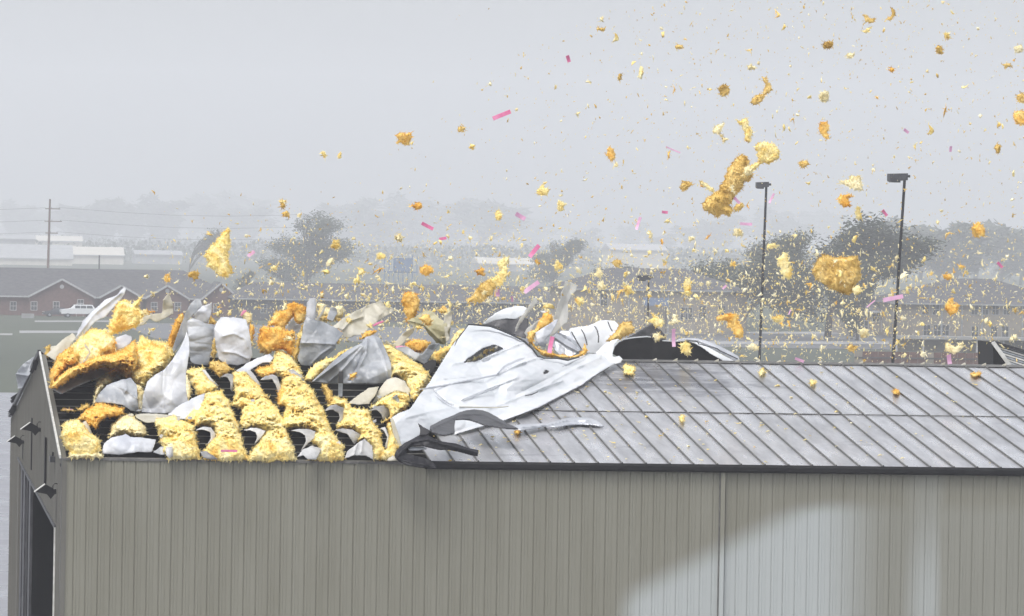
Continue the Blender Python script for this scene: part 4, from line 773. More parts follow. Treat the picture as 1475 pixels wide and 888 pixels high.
# ochre wool and debris around them
fluff('T5', [(545, 490), (560, 440), (620, 420), (640, 370), (680, 290), (720, 280), (755, 310), (750, 360), (700, 400), (650, 420), (610, 470), (600, 540), (640, 560), (700, 590), (760, 600), (800, 610), (880, 630), (960, 620), (1000, 580), (1010, 530), (1035, 580), (1030, 600), (960, 635), (880, 645), (780, 640), (690, 632), (620, 580)], ('stand', 15, 0, -2.2), .18, 'orange', label='orange wool caught along the fold above the peeled white sheet', cat='insulation', group=IS, Rr=5, rag=1.4)
fluff('T5', [(1195, 520), (1215, 480), (1250, 440), (1290, 380), (1330, 360), (1380, 362), (1410, 400), (1400, 440), (1340, 470), (1290, 492), (1240, 510)], ('stand', 15, 0, -.8), .35, 'ochre', label='ochre wool clump on the ridge left of the black cavity', cat='insulation', group=IS, Rr=8)
# clear film streamers
PL = 'clear film streaming off the roof'
sheet('T5', [(740, 470), (700, 430), (760, 350), (780, 260), (810, 180), (830, 100), (855, 35), (880, 28), (900, 40), (950, 60), (940, 110), (900, 150), (875, 220), (880, 290), (870, 360), (820, 400), (770, 450)], ('stand', 5, 0, -1.5), 'plastic', name='plastic_film', amp=.05, stretch=(1.6, .5), label='tall translucent film streamer blowing up right of the white flap', cat='plastic film', group=PL, rag=.8)
sheet('T5', [(500, 310), (560, 240), (600, 170), (630, 160), (640, 190), (600, 240), (540, 310), (500, 370), (470, 430), (450, 440), (470, 370)], ('stand', 5, 0, -1.5), 'plastic', name='plastic_film', amp=.04, stretch=(1.6, .5), label='narrow translucent film streamer in front of the white flap', cat='plastic film', group=PL, rag=.8)
sheet('T5', [(530, 440), (560, 400), (640, 340), (700, 290), (640, 270), (700, 265), (760, 300), (780, 340), (800, 350), (740, 420), (700, 480), (640, 500), (600, 540), (560, 500)], ('stand', 10, 0, -1.2), 'plastic', name='plastic_film', amp=.06, label='crumpled cloudy film in the middle of the wool above the white sheet', cat='plastic film', group=PL, rag=1.)
sheet('T5', [(615, 440), (760, 350), (800, 330), (790, 370), (740, 450), (690, 520), (720, 500), (700, 560), (640, 540)], ('stand', 10, 0, -2.6), 'facing', name='facing', amp=.05, label='white film fold lying over the orange wool above the sheet', group=ST)
# the lifted sheet with the black cavity at the ridge
LF = thing('lifted_ridge_sheet', hit([970], [519], (0, HW, 0), (0, 1, 0))[0], 'lifted rear roof sheet arching over a black gap at the ridge', 'roof sheet')
sheet('T6', [(428, 418), (448, 365), (480, 330), (520, 312), (600, 298), (720, 296), (800, 320), (900, 326), (1000, 325), (1060, 342), (1120, 372), (1180, 420), (1290, 482), (1160, 474), (900, 472), (700, 470), (520, 468), (470, 440)], ('at', HW + 1.0, 10), 'black', name='underside_shade', parent=LF, amp=.01, rag=.1, thick=.02)  # shade under the lifted sheet painted as a solid black face
def rim(P, wpx, Y, c, name, par, thick=.02):
    L = pts('T6', P); A_ = []; B_ = []
    for k, p in enumerate(L):
        a = L[min(k + 1, len(L) - 1)] - L[max(k - 1, 0)]; nn = np.array([-a[1], a[0]]) / np.linalg.norm(a)
        A_.append(at(*(p + nn * wpx / 2), Y)); B_.append(at(*(p - nn * wpx / 2), Y))
    V = A_ + B_; n = len(L); V2_ = [v + np.array([0, .12, 0]) for v in V]
    Fq = [(k, k + 1, k + 1 + n, k + n) for k in range(n - 1)]; b = MB(); b.add(V + V2_, Fq + [tuple(j + 2 * n for j in f[::-1]) for f in Fq] + [(k, k + 2 * n, k + 1 + 2 * n, k + 1) for k in range(n - 1)] + [(k + n, k + 1 + n, k + 1 + 3 * n, k + 3 * n) for k in range(n - 1)])
    o = link(name, mesh(b.v, b.f), M[c]); local(par, o)
rim([(430, 415), (448, 365), (480, 330), (522, 310), (600, 298), (700, 290), (725, 294)], 1.5, HW + .6, 'peel', 'bright_rim', LF)
rim([(440, 415), (458, 365), (490, 338), (530, 320), (600, 306), (700, 298)], 1.0, HW + .55, 'black', 'rim_seal', LF)
rim([(815, 322), (900, 326), (990, 322)], 1.2, HW + .6, 'peel', 'bright_rim', LF)
sheet('T6', [(930, 310), (1000, 300), (1080, 303), (1150, 322), (1230, 355), (1310, 392), (1392, 440), (1398, 482), (1370, 478), (1230, 400), (1080, 330), (930, 318)], ('at', HW + .8, 30), 'peel_grey', name='lifted_strip', parent=LF, amp=.02, rag=.15, thick=.02, creases=[([(960, 310), (1080, 318), (1230, 378), (1380, 462)], .08, 1.2)])
sheet('T6', [(1050, 338), (1080, 335), (1180, 380), (1290, 440), (1370, 480), (1290, 482), (1180, 422), (1110, 372)], ('at', HW + .6, 30), 'peel', name='lifted_edge', parent=LF, amp=.02, rag=.15, thick=.02)
rim([(1000, 322), (1080, 330), (1090, 348), (1230, 382), (1250, 400), (1300, 420), (1385, 460)], .9, HW + .2, 'black', 'rim_seal', LF)
sheet('T6', [(540, 302), (600, 270), (680, 215), (735, 195), (790, 230), (830, 270), (845, 310), (800, 322), (740, 300), (640, 298)], ('at', HW + 1.6, 15), 'slate_metal', name='bent_cap', parent=LF, amp=.03, thick=.02)
# bent gutter ends
GT = thing('torn_gutter', at(575, 655, -.3), 'black gutter end torn off and curled back over the eave', 'gutter')
def ribbon(crop, P, base, col, name, parent, amp=.02, **k): return sheet(crop, P, base, col, name=name, parent=parent, amp=amp, rag=.15, g=1.2, thick=.03, **k)
ribbon('T7', [(38, 530), (50, 500), (100, 455), (150, 430), (200, 402), (262, 400), (300, 425), (350, 442), (450, 458), (540, 490), (598, 500), (590, 538), (540, 530), (480, 512), (400, 495), (340, 497), (280, 485), (220, 470), (160, 468), (125, 490), (112, 520), (170, 535), (260, 560), (300, 585), (320, 622), (200, 612), (120, 598), (70, 575), (45, 550)],
       ('at', -.45, 40), 'dark_metal', 'bent_channel', GT, .05, creases=[([(60, 540), (150, 450), (250, 430), (400, 470), (590, 520)], .10, 2.), ([(70, 560), (180, 590), (300, 605)], .07, 2)])
ribbon('T7', [(125, 485), (160, 478), (230, 478), (255, 490), (190, 500), (140, 500)], ('at', -.3, 40), 'facing_wet', 'liner', GT)
ribbon('T7', [(195, 322), (235, 350), (278, 372), (262, 398), (205, 402), (210, 360)], ('at', -.1, 40), 'dark_metal', 'torn_tip', GT)
FS = thing('flashing_strip', hit([620], [620], (0, 0, HE), SL)[0], 'long dark flashing strip twisted across the roof below the white sheet', 'flashing')
def hfs(V): return np.clip(.45 - .0022 * (V[:, 0] - 620), .12, .5)
ribbon('T7', [(272, 360), (275, 340), (350, 300), (430, 268), (470, 248), (520, 235), (570, 230), (625, 236), (670, 252), (720, 280), (780, 318), (865, 357), (800, 355), (740, 350), (690, 342), (640, 335), (590, 315), (540, 298), (490, 292), (442, 296), (436, 340), (438, 386), (370, 402), (290, 382)], ('slope', 0), 'slate_metal', 'dark_strip', FS, .01, hfun=lambda V: hfs(V) + .35, creases=[([(300, 350), (480, 265), (620, 260), (780, 335)], .04, 2.)], stk=1)
ribbon('T7', [(800, 345), (870, 330), (960, 325), (1050, 322), (1130, 300), (1200, 285), (1290, 282), (1350, 290), (1400, 315), (1430, 340), (1360, 330), (1280, 325), (1200, 330), (1120, 345), (1040, 340), (960, 355), (880, 365), (840, 362)], ('slope', 0), 'peel_grey', 'pale_strip', FS, .012, hfun=hfs, creases=[([(880, 350), (1050, 335), (1200, 300), (1330, 305)], .05, 1.6)], stk=1)
# far side rags hanging over the gable
sheet('Z3', [(165, 362), (200, 310), (255, 250), (330, 195), (420, 150), (480, 118), (500, 130), (470, 200), (380, 280), (330, 350), (290, 420), (240, 512), (192, 520), (180, 450)], ('at', HW + 8, 0, -30), 'facing_wet', name='facing', amp=.08, label='gray facing sheet hanging over the far side of the gable', group='torn facings standing on the roof', creases=[([(165, 365), (300, 380)], .1, 1.6)])
sheet('Z3', [(480, 120), (530, 80), (600, 60), (640, 20), (640, 60), (610, 110), (560, 120), (520, 160), (480, 175)], ('at', HW + 1, 20), 'facing_old', name='facing', amp=.06, label='tattered pale facing at the very peak of the gable', group='torn facings standing on the roof', rag=1.)
sheet('Z3', [(540, 220), (590, 120), (612, 130), (560, 260), (540, 262)], ('at', HW - 1, 10), 'black', name='metal_scrap', amp=.02, label='short black metal scrap beside the gable peak', cat='metal scrap')
fluff('Z3', [(475, 190), (480, 80), (520, 40), (530, 90), (560, 150), (540, 190), (500, 200)], ('at', HW, 10), .15, 'ochre', label='dull ochre tuft at the tip of the gable', cat='insulation', group=IS, Rr=4)
for k, L_ in enumerate(([(118, 630), (215, 565)], [(115, 662), (200, 610)], [(100, 775), (165, 680), (150, 720)], [(118, 805), (185, 700)])):
    q = [at(*p, RY - 8) for p in pts('Z3', L_)]
    MB().bar(q[0], q[1], .12, .1).build('metal_scrap', M['dark_metal']); o = COL.objects[-1] if False else [x for x in COL.objects if x.name.startswith('metal_scrap')][-1]
    tag(o, 'bent dark metal strip sticking out low on the far rake of the gable', 'metal scrap', 'bent strips on the far rake')
for k, L_ in enumerate(([(330, 350), (400, 230), (450, 130)], [(360, 320), (380, 220), (440, 150)], [(440, 200), (470, 150), (500, 170)])):
    q = [at(*p, HW + 3) for p in pts('Z3', L_)]
    o = MB().bar(q[0], q[1], .14, .1).bar(q[1], q[2], .12, .1).build('metal_scrap', M['dark_metal'])
    tag(o, 'bent dark metal strip just left of the gable peak', 'metal scrap', 'bent strips at the gable peak')
# the slatted hood at the right edge, behind the ridge
def slatted():
    Y = HW + 6; a = at(1430, 493, Y); b = at(1458, 532, Y); c = at(1500, 520, Y + .1); dd = at(1500, 538, Y)
    e = at(1431, 538, Y)
    t = thing('slatted_hood', e, 'dark slatted metal hood behind the ridge at the right edge', 'roof vent')
    P = []
    o = MB().poly_ex([a, b, e], (0, 2.2, 0)).build('side_plate', M['black']); local(t, o)
    o = MB().bar(a, b, .09, .12).build('edge_rail', M['rake']); local(t, o)
    tp = at(1520, 520, Y)
    o = MB().bar(a, tp, .08, .1).build('edge_rail', M['slate_metal']); local(t, o)
    n = 9
    for k in range(n):
        u = (k + .6) / n; p = a + (b - a) * u; q = tp + (at(1540, 560, Y) - tp) * u
        o = MB().bar(p + np.array([0, .06, 0]), q, .05, .05).build('slat', M['rake'] if k % 2 else M['post']); local(t, o)
    o = MB().poly_ex([a + [0, .2, 0], tp + [0, .2, 0], at(1540, 560, Y) + [0, .2, 0], b + [0, .2, 0]], (0, .1, 0)).build('back_plate', M['black']); local(t, o)
slatted()

# ------------------------------------------------------------------ background: houses
def house(name, x0, x1, Y, eave_py, ridge_py, label, cat, wall, roof, depth=14, hip=.0, gables=(), wins=(), wsz=(1.0, 1.4), drops=(), group=None, trimm='trim', gd=2.0, sides=True):
    """walls from picture columns x0..x1 standing on the ground at depth Y; windows as (px, py) centres"""
    Y = Y * 1.197 - 129; pm_ = (x0 + x1) / 2; A = atg(x0, Y); B = atg(x1, Y); C0 = atg(pm_, Y)
    t = thing(name, (A[0], Y, 0), label, cat, group)
    L = B[0] - A[0]; ez = pyz(pm_, eave_py, Y); rz = pyz(pm_, ridge_py, Y + depth / 2)
    MB().box((0, 0, 0), (L, depth, ez)).build('wall', M[wall], t)
    hh = hip * depth; ov = .5
    r = MB().add([(-ov, -ov, ez - .1), (L + ov, -ov, ez - .1), (L + ov, depth + ov, ez - .1), (-ov, depth + ov, ez - .1), (hh, depth / 2, rz), (L - hh, depth / 2, rz)], [(0, 1, 5, 4), (2, 3, 4, 5), (1, 2, 5), (3, 0, 4), (3, 2, 1, 0)])
    ro = r.build('roof', M[roof], t)
    MB().box((-ov, -ov - .06, ez - .28), (L + ov, -ov - .005, ez - .05)).build('fascia', M[trimm], ro)
    for gx0, gx1, gpk in gables:            # projecting gable
        a = atg(gx0, Y)[0] - A[0]; b = atg(gx1, Y)[0] - A[0]; pk = pyz((gx0 + gx1) / 2, gpk, Y - gd)
        g_ = MB().poly_ex([(a + .3, -gd, 0), (b - .3, -gd, 0), (b - .3, -gd, ez - .1), ((a + b) / 2, -gd, pk - .25), (a + .3, -gd, ez - .1)], (0, gd - .02, 0)).build('gable', M[wall], t)
        m_ = (a + b) / 2
        MB().add([(a, -gd - .4, ez - .1), (m_, -gd - .4, pk), (b, -gd - .4, ez - .1), (a, depth / 2, ez - .1 + .01), (m_, depth / 2, pk), (b, depth / 2, ez - .1 + .01), (a, -gd - .4, ez - .3), (m_, -gd - .4, pk - .2), (b, -gd - .4, ez - .3)],
                 [(0, 1, 4, 3), (1, 2, 5, 4), (6, 7, 1, 0), (7, 8, 2, 1)]).build('gable_roof', M[roof], t)
        MB().bar((a, -gd - .45, ez - .18), (m_, -gd - .45, pk - .08), .05, .30, (0, 0, 1)).bar((m_, -gd - .45, pk - .08), (b, -gd - .45, ez - .18), .05, .30, (0, 0, 1)).build('bargeboard', M[trimm], t)
        MB().tube([(m_, -gd - .08, ez + (pk - ez) * .55), (m_, -gd + .02, ez + (pk - ez) * .55)], .35, 12).build('gable_vent', M[trimm], g_)
    fm = gm = None
    for wd in wins:
        wx, wy = wd[:2]; out = wd[2] if len(wd) > 2 else 0
        p = at(wx, wy, Y - out); x = p[0] - A[0]; z = p[2]; ww, wh = wsz
        if fm is None:
            fb = MB(); e_ = .1
            fb.box((-ww / 2 - e_, -.08, -wh / 2 - e_), (-ww / 2, .01, wh / 2 + e_)).box((ww / 2, -.08, -wh / 2 - e_), (ww / 2 + e_, .01, wh / 2 + e_)).box((-ww / 2, -.08, wh / 2), (ww / 2, .01, wh / 2 + e_)).box((-ww / 2, -.08, -wh / 2 - e_), (ww / 2, .01, -wh / 2)).box((-ww / 2, -.06, -.04), (ww / 2, .0, .04)).box((-.03, -.055, -wh / 2), (.03, -.001, wh / 2))
            fm = mesh(fb.v, fb.f); fm.materials.append(M[trimm]); gb = MB().box((-ww / 2, -.03, -wh / 2), (ww / 2, -.005, wh / 2)); gm = mesh(gb.v, gb.f); gm.materials.append(M['glass'])
        fo = link('window', fm, None, t); fo.location = (x, -out, z); link('pane', gm, None, fo)
    for dx in drops:
        x = atg(dx, Y)[0] - A[0]; MB().box((x - .08, -.18, 0), (x + .08, -.01, ez - .1)).build('downpipe', M[trimm if wall != 'tan' else 'post'], t)
    return t
house('brick_house', -90, 345, 713, 427.5, 387.5, 'long brick house with dark roof and peaked gables behind the white SUV', 'house', 'brick', 'shingle', 34, .25, gables=[(39, 137, 402), (141, 206, 411), (207, 272, 411), (288, 346, 407)], wins=[(19, 441), (49, 441, 2.0), (81, 441, 2.0), (116, 438, 2.0), (160, 442, 2.0), (188, 442, 2.0), (222, 442, 2.0), (256, 442, 2.0), (312, 444, 2.0)], wsz=(.9, 1.3))
house('row_house', 338, 830, 700, 433, 410, 'very long low house with a dark gray roof behind the middle of the roof heap', 'house', 'shingle', 'shingle', 26, .15, trimm='greywall', wins=[(380 + 37 * k_, 445) for k_ in range(12)], wsz=(.9, 1.3))
hm = house('tan_building', 822, 1075, 650, 417, 387, 'tan building with a gray roof and a blue sign behind the short lamp post', 'building', 'tan', 'shingle', 26, .3, trimm='greywall', wins=[(870, 432), (985, 452), (992, 452), (1012, 450), (1040, 450)], wsz=(1., 1.8), drops=(905, 962))
p0 = at(926, 429, 648); p1 = at(962, 441, 648); b = MB().box((p0[0], 647.6, p1[2]), (p1[0], 647.9, p0[2])); s_ = thing('blue_sign', (p0[0], 647.6, 0), 'plain blue sign panel on the tan building left of the lamp-lit middle', 'sign'); o = b.build('panel', M['blue']); local(s_, o)
s_['label'] = 'blue panel on the tan building wall right of the short lamp post'
o = MB().bar((p0[0] + .3, 647.8, 0), (p0[0] + .3, 647.8, p1[2]), .15).bar((p1[0] - .3, 647.8, 0), (p1[0] - .3, 647.8, p1[2]), .15).build('frame', M['slate_metal']); local(s_, o)
ht = house('tan_building', 1285, 1560, 655, 438, 402, 'two-storey tan building with paired windows behind the tallest lamp post', 'building', 'tan', 'shingle', 26, .45, trimm='greywall',
           wins=[(1333, 446), (1348, 446), (1404, 446), (1419, 446), (1434, 446), (1450, 446), (1335, 476), (1350, 476), (1362, 476), (1404, 478), (1432, 478), (1448, 478)], wsz=(1.0, 1.6), drops=(1356, 1385, 1414, 1472))
house('tan_building', 1225, 1288, 662, 448, 425, 'lower tan wing left of the two-storey building', 'building', 'tan', 'shingle', 18, .4, wins=[(1245, 470), (1262, 456), (1275, 470)], wsz=(1.1, 1.6))
# walkway roof in front of the right building and the low walls below it
a = atg(1292, 541); b_ = atg(1600, 541); z1 = pyz(1380, 487, 541)
t = thing('covered_walkway', (a[0], 541, 0), 'long pale-edged covered walkway roof in front of the two-storey building', 'walkway')
Lw = b_[0] - a[0]; MB().box((0, 0, z1 - .25), (Lw, 3, z1 + .15)).build('roof_slab', M['path'], t)
for k in range(9): MB().box((k * Lw / 8 - .1, .3, 0), (k * Lw / 8 + .1, .5, z1 - .25)).build('post', M['trim'], t)
MB().box((0, 2.8, 0), (Lw, 3, z1 - .25)).build('back_wall', M['tan'], t)
a = atg(1230, 374); b_ = atg(1600, 374); t = thing('board_fence', (a[0], 374, 0), 'low brown board fence just behind the right part of the ridge', 'fence'); Lw = b_[0] - a[0]
for k in range(int(Lw / .8)): MB().box((k * .8, 0, .1), (k * .8 + .76, .05, pyz(1350, 508, 374))).build('board', M['brick'] if k % 9 else M['tan'], t)
zt = pyz(1350, 508, 374)
for zz in (zt * .35, zt * .8): MB().box((0, -.06, zz), (Lw, -.003, zz + .15)).build('rail', M['shingle'], t)
# low wall / pale kerb bands right of centre
strip_px('path', M['path'], 960, 1260, 478, 481, .06); strip_px('path', M['path'], 960, 1280, 492, 496, .06)
# warehouses far left
def shed(x0, x1, Y, top, name, label, m, roofm, lean=2.0, cat='warehouse'):
    lean *= 1.7
    Y = Y * 2.1 - 129; A = atg(x0, Y); B = atg(x1, Y); zt = pyz((x0 + x1) / 2, top, Y); t = thing(name, (A[0], Y, 0), label, cat); L = B[0] - A[0]
    MB().box((0, 0, 0), (L, 30, zt - lean)).build('wall', M[m], t)
    MB().add([(-.5, -.5, zt - lean), (L + .5, -.5, zt - lean), (L + .5, 15, zt), (-.5, 15, zt), (L + .5, 31, zt - lean), (-.5, 31, zt - lean)], [(0, 1, 2, 3), (3, 2, 4, 5), (0, 3, 5), (1, 4, 2)]).build('roof', M[roofm], t)
    MB().box((-.5, -.6, zt - lean - .5), (L + .5, -.5, zt - lean)).build('fascia', M['trim'], t); return t, L, zt
shed(-80, 104, 1000, 352, 'warehouse', 'wide pale warehouse with a gray roof at the far left', 'beige', 'greywall', 3.2)
shed(98, 178, 1060, 356, 'warehouse', 'smaller beige warehouse right of the utility pole', 'beige', 'beige', 2.)
shed(-60, 50, 1150, 338, 'warehouse', 'gray flat warehouse behind the wide pale one at far left', 'greywall', 'greywall', 1.)
shed(195, 262, 1100, 361, 'warehouse', 'low gray shed left of the thin windblown tree', 'greywall', 'greywall', 1.)
shed(52, 118, 1250, 340, 'warehouse', 'pale shed roof just right of the utility pole in the mist', 'beige', 'beige', 1.5)
shed(690, 800, 1050, 372, 'warehouse', 'pale shed in the mist above the peeled white sheet', 'greywall', 'beige', 1.5)
shed(880, 960, 1100, 352, 'warehouse', 'white-roofed shed in the mist right of the round dark tree', 'beige', 'trim', 1.5)
# blue racks in the mist
A = atg(553, 1008); t = thing('blue_rack', (A[0], 1008, 0), 'blurry blue steel rack in the mist left of centre', 'rack')
x1 = atg(600, 1008)[0] - A[0]; zt = pyz(575, 368, 1008)
for k in range(8): MB().box((k * x1 / 7 - .12, 0, 0), (k * x1 / 7 + .12, .3, zt - (k % 3) * .4)).build('post', M['blue'], t)
MB().box((x1 * .3, .1, zt - 3.6), (x1 * .85, .5, zt - .6)).build('panel', M['blue'], t); MB().box((0, .35, zt - 3.9), (x1, .6, zt - 3.6)).build('beam', M['blue'], t)
# utility pole with crossarms and wires
A = atg(68, 948); t = thing('utility_pole', A, 'tall brown wooden utility pole behind the brick house', 'utility pole'); ztop = pyz(69, 287, 948)
MB().tube([(0, 0, 0), (.25, 0, ztop)], [.30, .2], 8).build('pole', M['wood'], t)
for py, wd in ((301, 2.4), (319, 2.8), (336, 2.0)):
    z = pyz(69, py, 948); MB().bar((-wd * .3, -.3, z), (wd * 1.0, -.3, z), .15, .18).build('crossarm', M['wood'], t)
    for s_ in (0.25, .9): MB().tube([(wd * s_, -.3, z + .1), (wd * s_, -.3, z + .35)], .07, 6).build('insulator', M['greywall'], t)
    wp = [(wd * .9 + k * 12, -.3 + k * 6, z + .3 - 1.2 * math.sin(math.pi * k / 5)) for k in range(6)]
    MB().tube(wp, .02, 4).build('wire', M['slate_metal'], t)
    wp = [(-wd * .25 - k * 8, -.3, z + .2 - .8 * math.sin(math.pi * k / 5)) for k in range(6)]
    MB().tube(wp, .02, 4).build('wire', M['slate_metal'], t)
A = atg(142, 900); t = thing('utility_pole', A, 'short dark post standing behind the ridge of the brick house', 'pole'); MB().tube([(0, 0, 0), (0, 0, pyz(142, 368, 900))], .16, 6).build('pole', M['slate_metal'], t)
# ------------------------------------------------------------------ lamp posts
def lamp_post(px, Y, top, head_w, label, lean=.0, r=.09, hh=.22):
    Y = Y * 1.197 - 129; A = atg(px, Y); z = pyz(px, top, Y); t = thing('lamp_post', A, label, 'lamp post', 'lamp posts behind the hangar')
    top_ = (lean * z, 0, z); s = (CAM[1] * -1 + Y) / F
    MB().tube([(0, 0, 0), (lean * z * .5, 0, z * .5), top_], [r * 1.15, r, r * .9], 8).build('pole', M['dark_metal'], t)
    MB().tube([(0, 0, 0), (0, 0, .5)], r * 2.2, 10).build('base', M['path'], t)
    hw = head_w * s
    MB().poly_ex([(top_[0] + .12, -.3, z + .18), (top_[0] - hw, -.3, z + .14), (top_[0] - hw, -.3, z - hh * .9), (top_[0] - hw * .95, -.3, z - hh - .05), (top_[0] + .12, -.3, z - hh * .8)], (0, .6, 0)).build('lamp_head', M['slate_metal'], t)
    MB().box((top_[0] - hw * .9, -.24, z - hh - .09), (top_[0] - hw * .3, .24, z - hh * .9)).build('lens', M['glass'], t)
    MB().bar((top_[0] - .1, 0, z), (top_[0] + .3, 0, z + .02), .1, .14).build('arm', M['dark_metal'], t)
lamp_post(1286 - 12, 240, 254, 25, 'tallest lamp post, leaning right, near the right edge', .047, .09, .26)
lamp_post(1093 - 5, 270, 266, 15, 'middle lamp post with a small head under the flying log', .022, .085, .18)
lamp_post(930, 330, 400, 17, 'shortest lamp post in front of the tan building', .004, .07, .2)
# ------------------------------------------------------------------ cars and sign on the lawn
def car(px, Y, L, Hh, label, paint, kind, rot=0.):
    Y = Y * 1.197 - 129; A = atg(px, Y); t = thing('parked_car', A, label, 'car'); t.rotation_euler.z = rot
    W_ = 1.85
    if kind == 'suv': pr = [(-.5, .30), (-.5, .55), (-.47, .62), (-.24, .70), (-.13, .97), (-.08, 1.0), (.40, 1.0), (.475, .70), (.5, .60), (.5, .30)]
    else: pr = [(-.5, .28), (-.5, .5), (-.46, .60), (-.25, .68), (-.12, .98), (.18, 1.0), (.32, .74), (.48, .66), (.5, .5), (.5, .28)]
    P = [(x * L, z * Hh) for x, z in pr]; b = MB(); V = []; n = len(P)
    for y, k in ((-W_ / 2, .93), (-W_ / 2 + .12, 1.), (W_ / 2 - .12, 1.), (W_ / 2, .93)): V += [(x * (1 if k == 1 else .985), y * (1 if z < Hh * .72 else .86), z * (1 if k == 1 else .985)) for x, z in P]
    Fc = [tuple(range(n)), tuple(range(4 * n - 1, 3 * n - 1, -1))] + [(j * n + i, j * n + n + i, j * n + n + (i + 1) % n, j * n + (i + 1) % n) for j in range(3) for i in range(n)]
    b.add(V, Fc).build('body', M[paint], t, False)
    for xa, xb in (((-.10, .04), (.06, .21), (.23, .38)) if kind == 'suv' else ((-.13, .02), (.04, .2))):
        for sd in (-1, 1):
            y = sd * (W_ / 2 * .865 + .012)
            x0_ = xa * L - (.03 * L if xa < -.1 else 0); x1_ = xb * L + (.03 * L if xb > .3 else 0); yb_ = sd * (W_ / 2 * .985 + .02); yt_ = sd * (W_ / 2 * .89 + .02); wv = [(x0_, yb_, .73 * Hh), (x1_, yb_, .73 * Hh), (xb * L, yt_, .93 * Hh), (xa * L, yt_, .93 * Hh)]
            MB().add(wv + [(a_, b_ - sd * .03, c_) for a_, b_, c_ in wv], [(0, 1, 2, 3), (7, 6, 5, 4), (0, 4, 5, 1), (1, 5, 6, 2), (2, 6, 7, 3), (3, 7, 4, 0)]).build('window', M['glass'], t)
    MB().add([(-.228 * L, -.7, .745 * Hh), (-.228 * L, .7, .745 * Hh), (-.142 * L, .62, .96 * Hh), (-.142 * L, -.62, .96 * Hh)], [(0, 1, 2, 3), (3, 2, 1, 0)]).build('windscreen', M['glass'], t)
    for x in (-.31, .31):
        for sd in (-1, 1):
            wh = MB().tube([(x * L, sd * W_ / 2 - sd * .2, .36), (x * L, sd * W_ / 2 + sd * .015, .36)], .36, 16).build('tyre', M['tyre'], t)
            MB().tube([(x * L, sd * W_ / 2, .36), (x * L, sd * W_ / 2 + sd * .03, .36)], .2, 10).build('rim', M['post'], wh)
    for sd in (-1, 1): MB().box((-.503 * L, sd * .75 - .15, .5 * Hh), (-.47 * L, sd * .75 + .15, .58 * Hh)).build('headlight', M['trim'], t)
    MB().box((-.512 * L, -.85, .28 * Hh), (-.49 * L, .85, .4 * Hh)).build('bumper', M['slate_metal'], t)
    return t
car(112, 700, 5.7, 2.1, 'white SUV parked in front of the brick house', 'carpaint', 'suv', .12)
car(84, 703, 5.0, 1.5, 'dark low car just left of the white SUV', 'carblack', 'sedan', .1)
A = atg(31, 697); z0, z1 = pyz(39, 462, 697), pyz(39, 452, 697); wd = atg(49, 697)[0] - A[0]
t = thing('yard_sign', (A[0], 697, 0), 'low gray-blue board sign on two legs on the lawn at far left', 'sign')
MB().box((0, 0, z0), (wd, .12, z1)).build('board', M['greywall'], t); MB().box((.1, -.03, (z0 + z1) / 2 + .1), (wd - .1, -.003, z1 - .08)).build('pale_band', M['path'], t)
for x in (.1, wd - .2): MB().box((x, .02, 0), (x + .12, .1, z0)).build('leg', M['wood'], t)
# small frame by the car
A = atg(111, 718); t = thing('sign_frame', A, 'thin white frame standing above the roof of the white SUV', 'frame'); zf = pyz(116, 437, 718); zg = pyz(116, 444, 718)
MB().bar((-.1, 0, 0), (-.1, 0, zf), .07).bar((1.0, 0, 0), (1.0, 0, zf), .07).bar((-.1, 0, zf), (1.0, 0, zf), .07).bar((-.1, 0, zg), (1.0, 0, zg), .07).build('frame', M['trim'], t)

# ------------------------------------------------------------------ trees
def tree_meshes(seed, hgt, spread, leaves, wind=.15, lsz=.28, base=.12, shape=1.0):
    rr = random.Random(seed); tb = MB(); tips = []
    def br(p, dr, ln, r, dep):
        p2 = p + dr * ln * .5 + Vector((wind * ln * .06, 0, 0)); p3 = p + dr * ln + Vector((wind * ln * .25, 0, 0))
        tb.tube([p, p2, p3], [r, r * .85, r * .65], 6 if dep < 2 else 4)
        if dep >= 1: tips.append((p2, ln)); tips.append((p3, ln))
        if dep >= 4: return
        for k in range(rr.choice((2, 3, 3)) if dep else 9):
            a = rr.uniform(0, 6.28); tilt = rr.uniform(.2, .6) if dep else rr.uniform(.15, .75)
            dn_ = (dr + Vector((math.cos(a) * spread, math.sin(a) * spread, 0)) * tilt + Vector((wind * 1.6, 0, .22))).normalized()
            st = p + (p3 - p) * (rr.uniform(.45, 1.0) if dep else rr.uniform(.10, 1.))
            br(st, dn_, ln * rr.uniform(.55, .78), r * .58, dep + 1)
    br(Vector((0, 0, 0)), Vector((0.03, 0, 1)), hgt * .34, hgt * .014, 0)
    mz = max(t[0].z for t in tips); k = hgt / mz
    T = np.array([t[0] for t in tips]); rng = np.random.default_rng(seed)
    w8 = rng.random(len(T)) ** 1.5 + .15; w8 /= w8.sum()
    c = T[rng.choice(len(T), leaves, p=w8)] + rng.normal(size=(leaves, 3)) * hgt * .03
    c[:, 0] += wind * .3 * rng.random(leaves)
    n1 = rng.normal(size=(leaves, 3)); n1[:, 0] += .8; n1 /= np.linalg.norm(n1, axis=1)[:, None]; n2 = np.cross(n1, rng.normal(size=(leaves, 3))); n2 /= np.linalg.norm(n2, axis=1)[:, None]
    s = lsz * rng.uniform(.5, 1.3, leaves)[:, None]
    V = np.concatenate([c - n1 * s * 1.3, c + n2 * s * .4, c + n1 * s * 1.3, c - n2 * s * .4]) * k; ii = np.arange(leaves)
    lm = meshq(V, np.stack([ii, ii + leaves, ii + 2 * leaves, ii + 3 * leaves], 1))
    tv = [Vector(v) * k for v in tb.v]; tm = mesh(tv, tb.f, True); return tm, lm
TV = {}
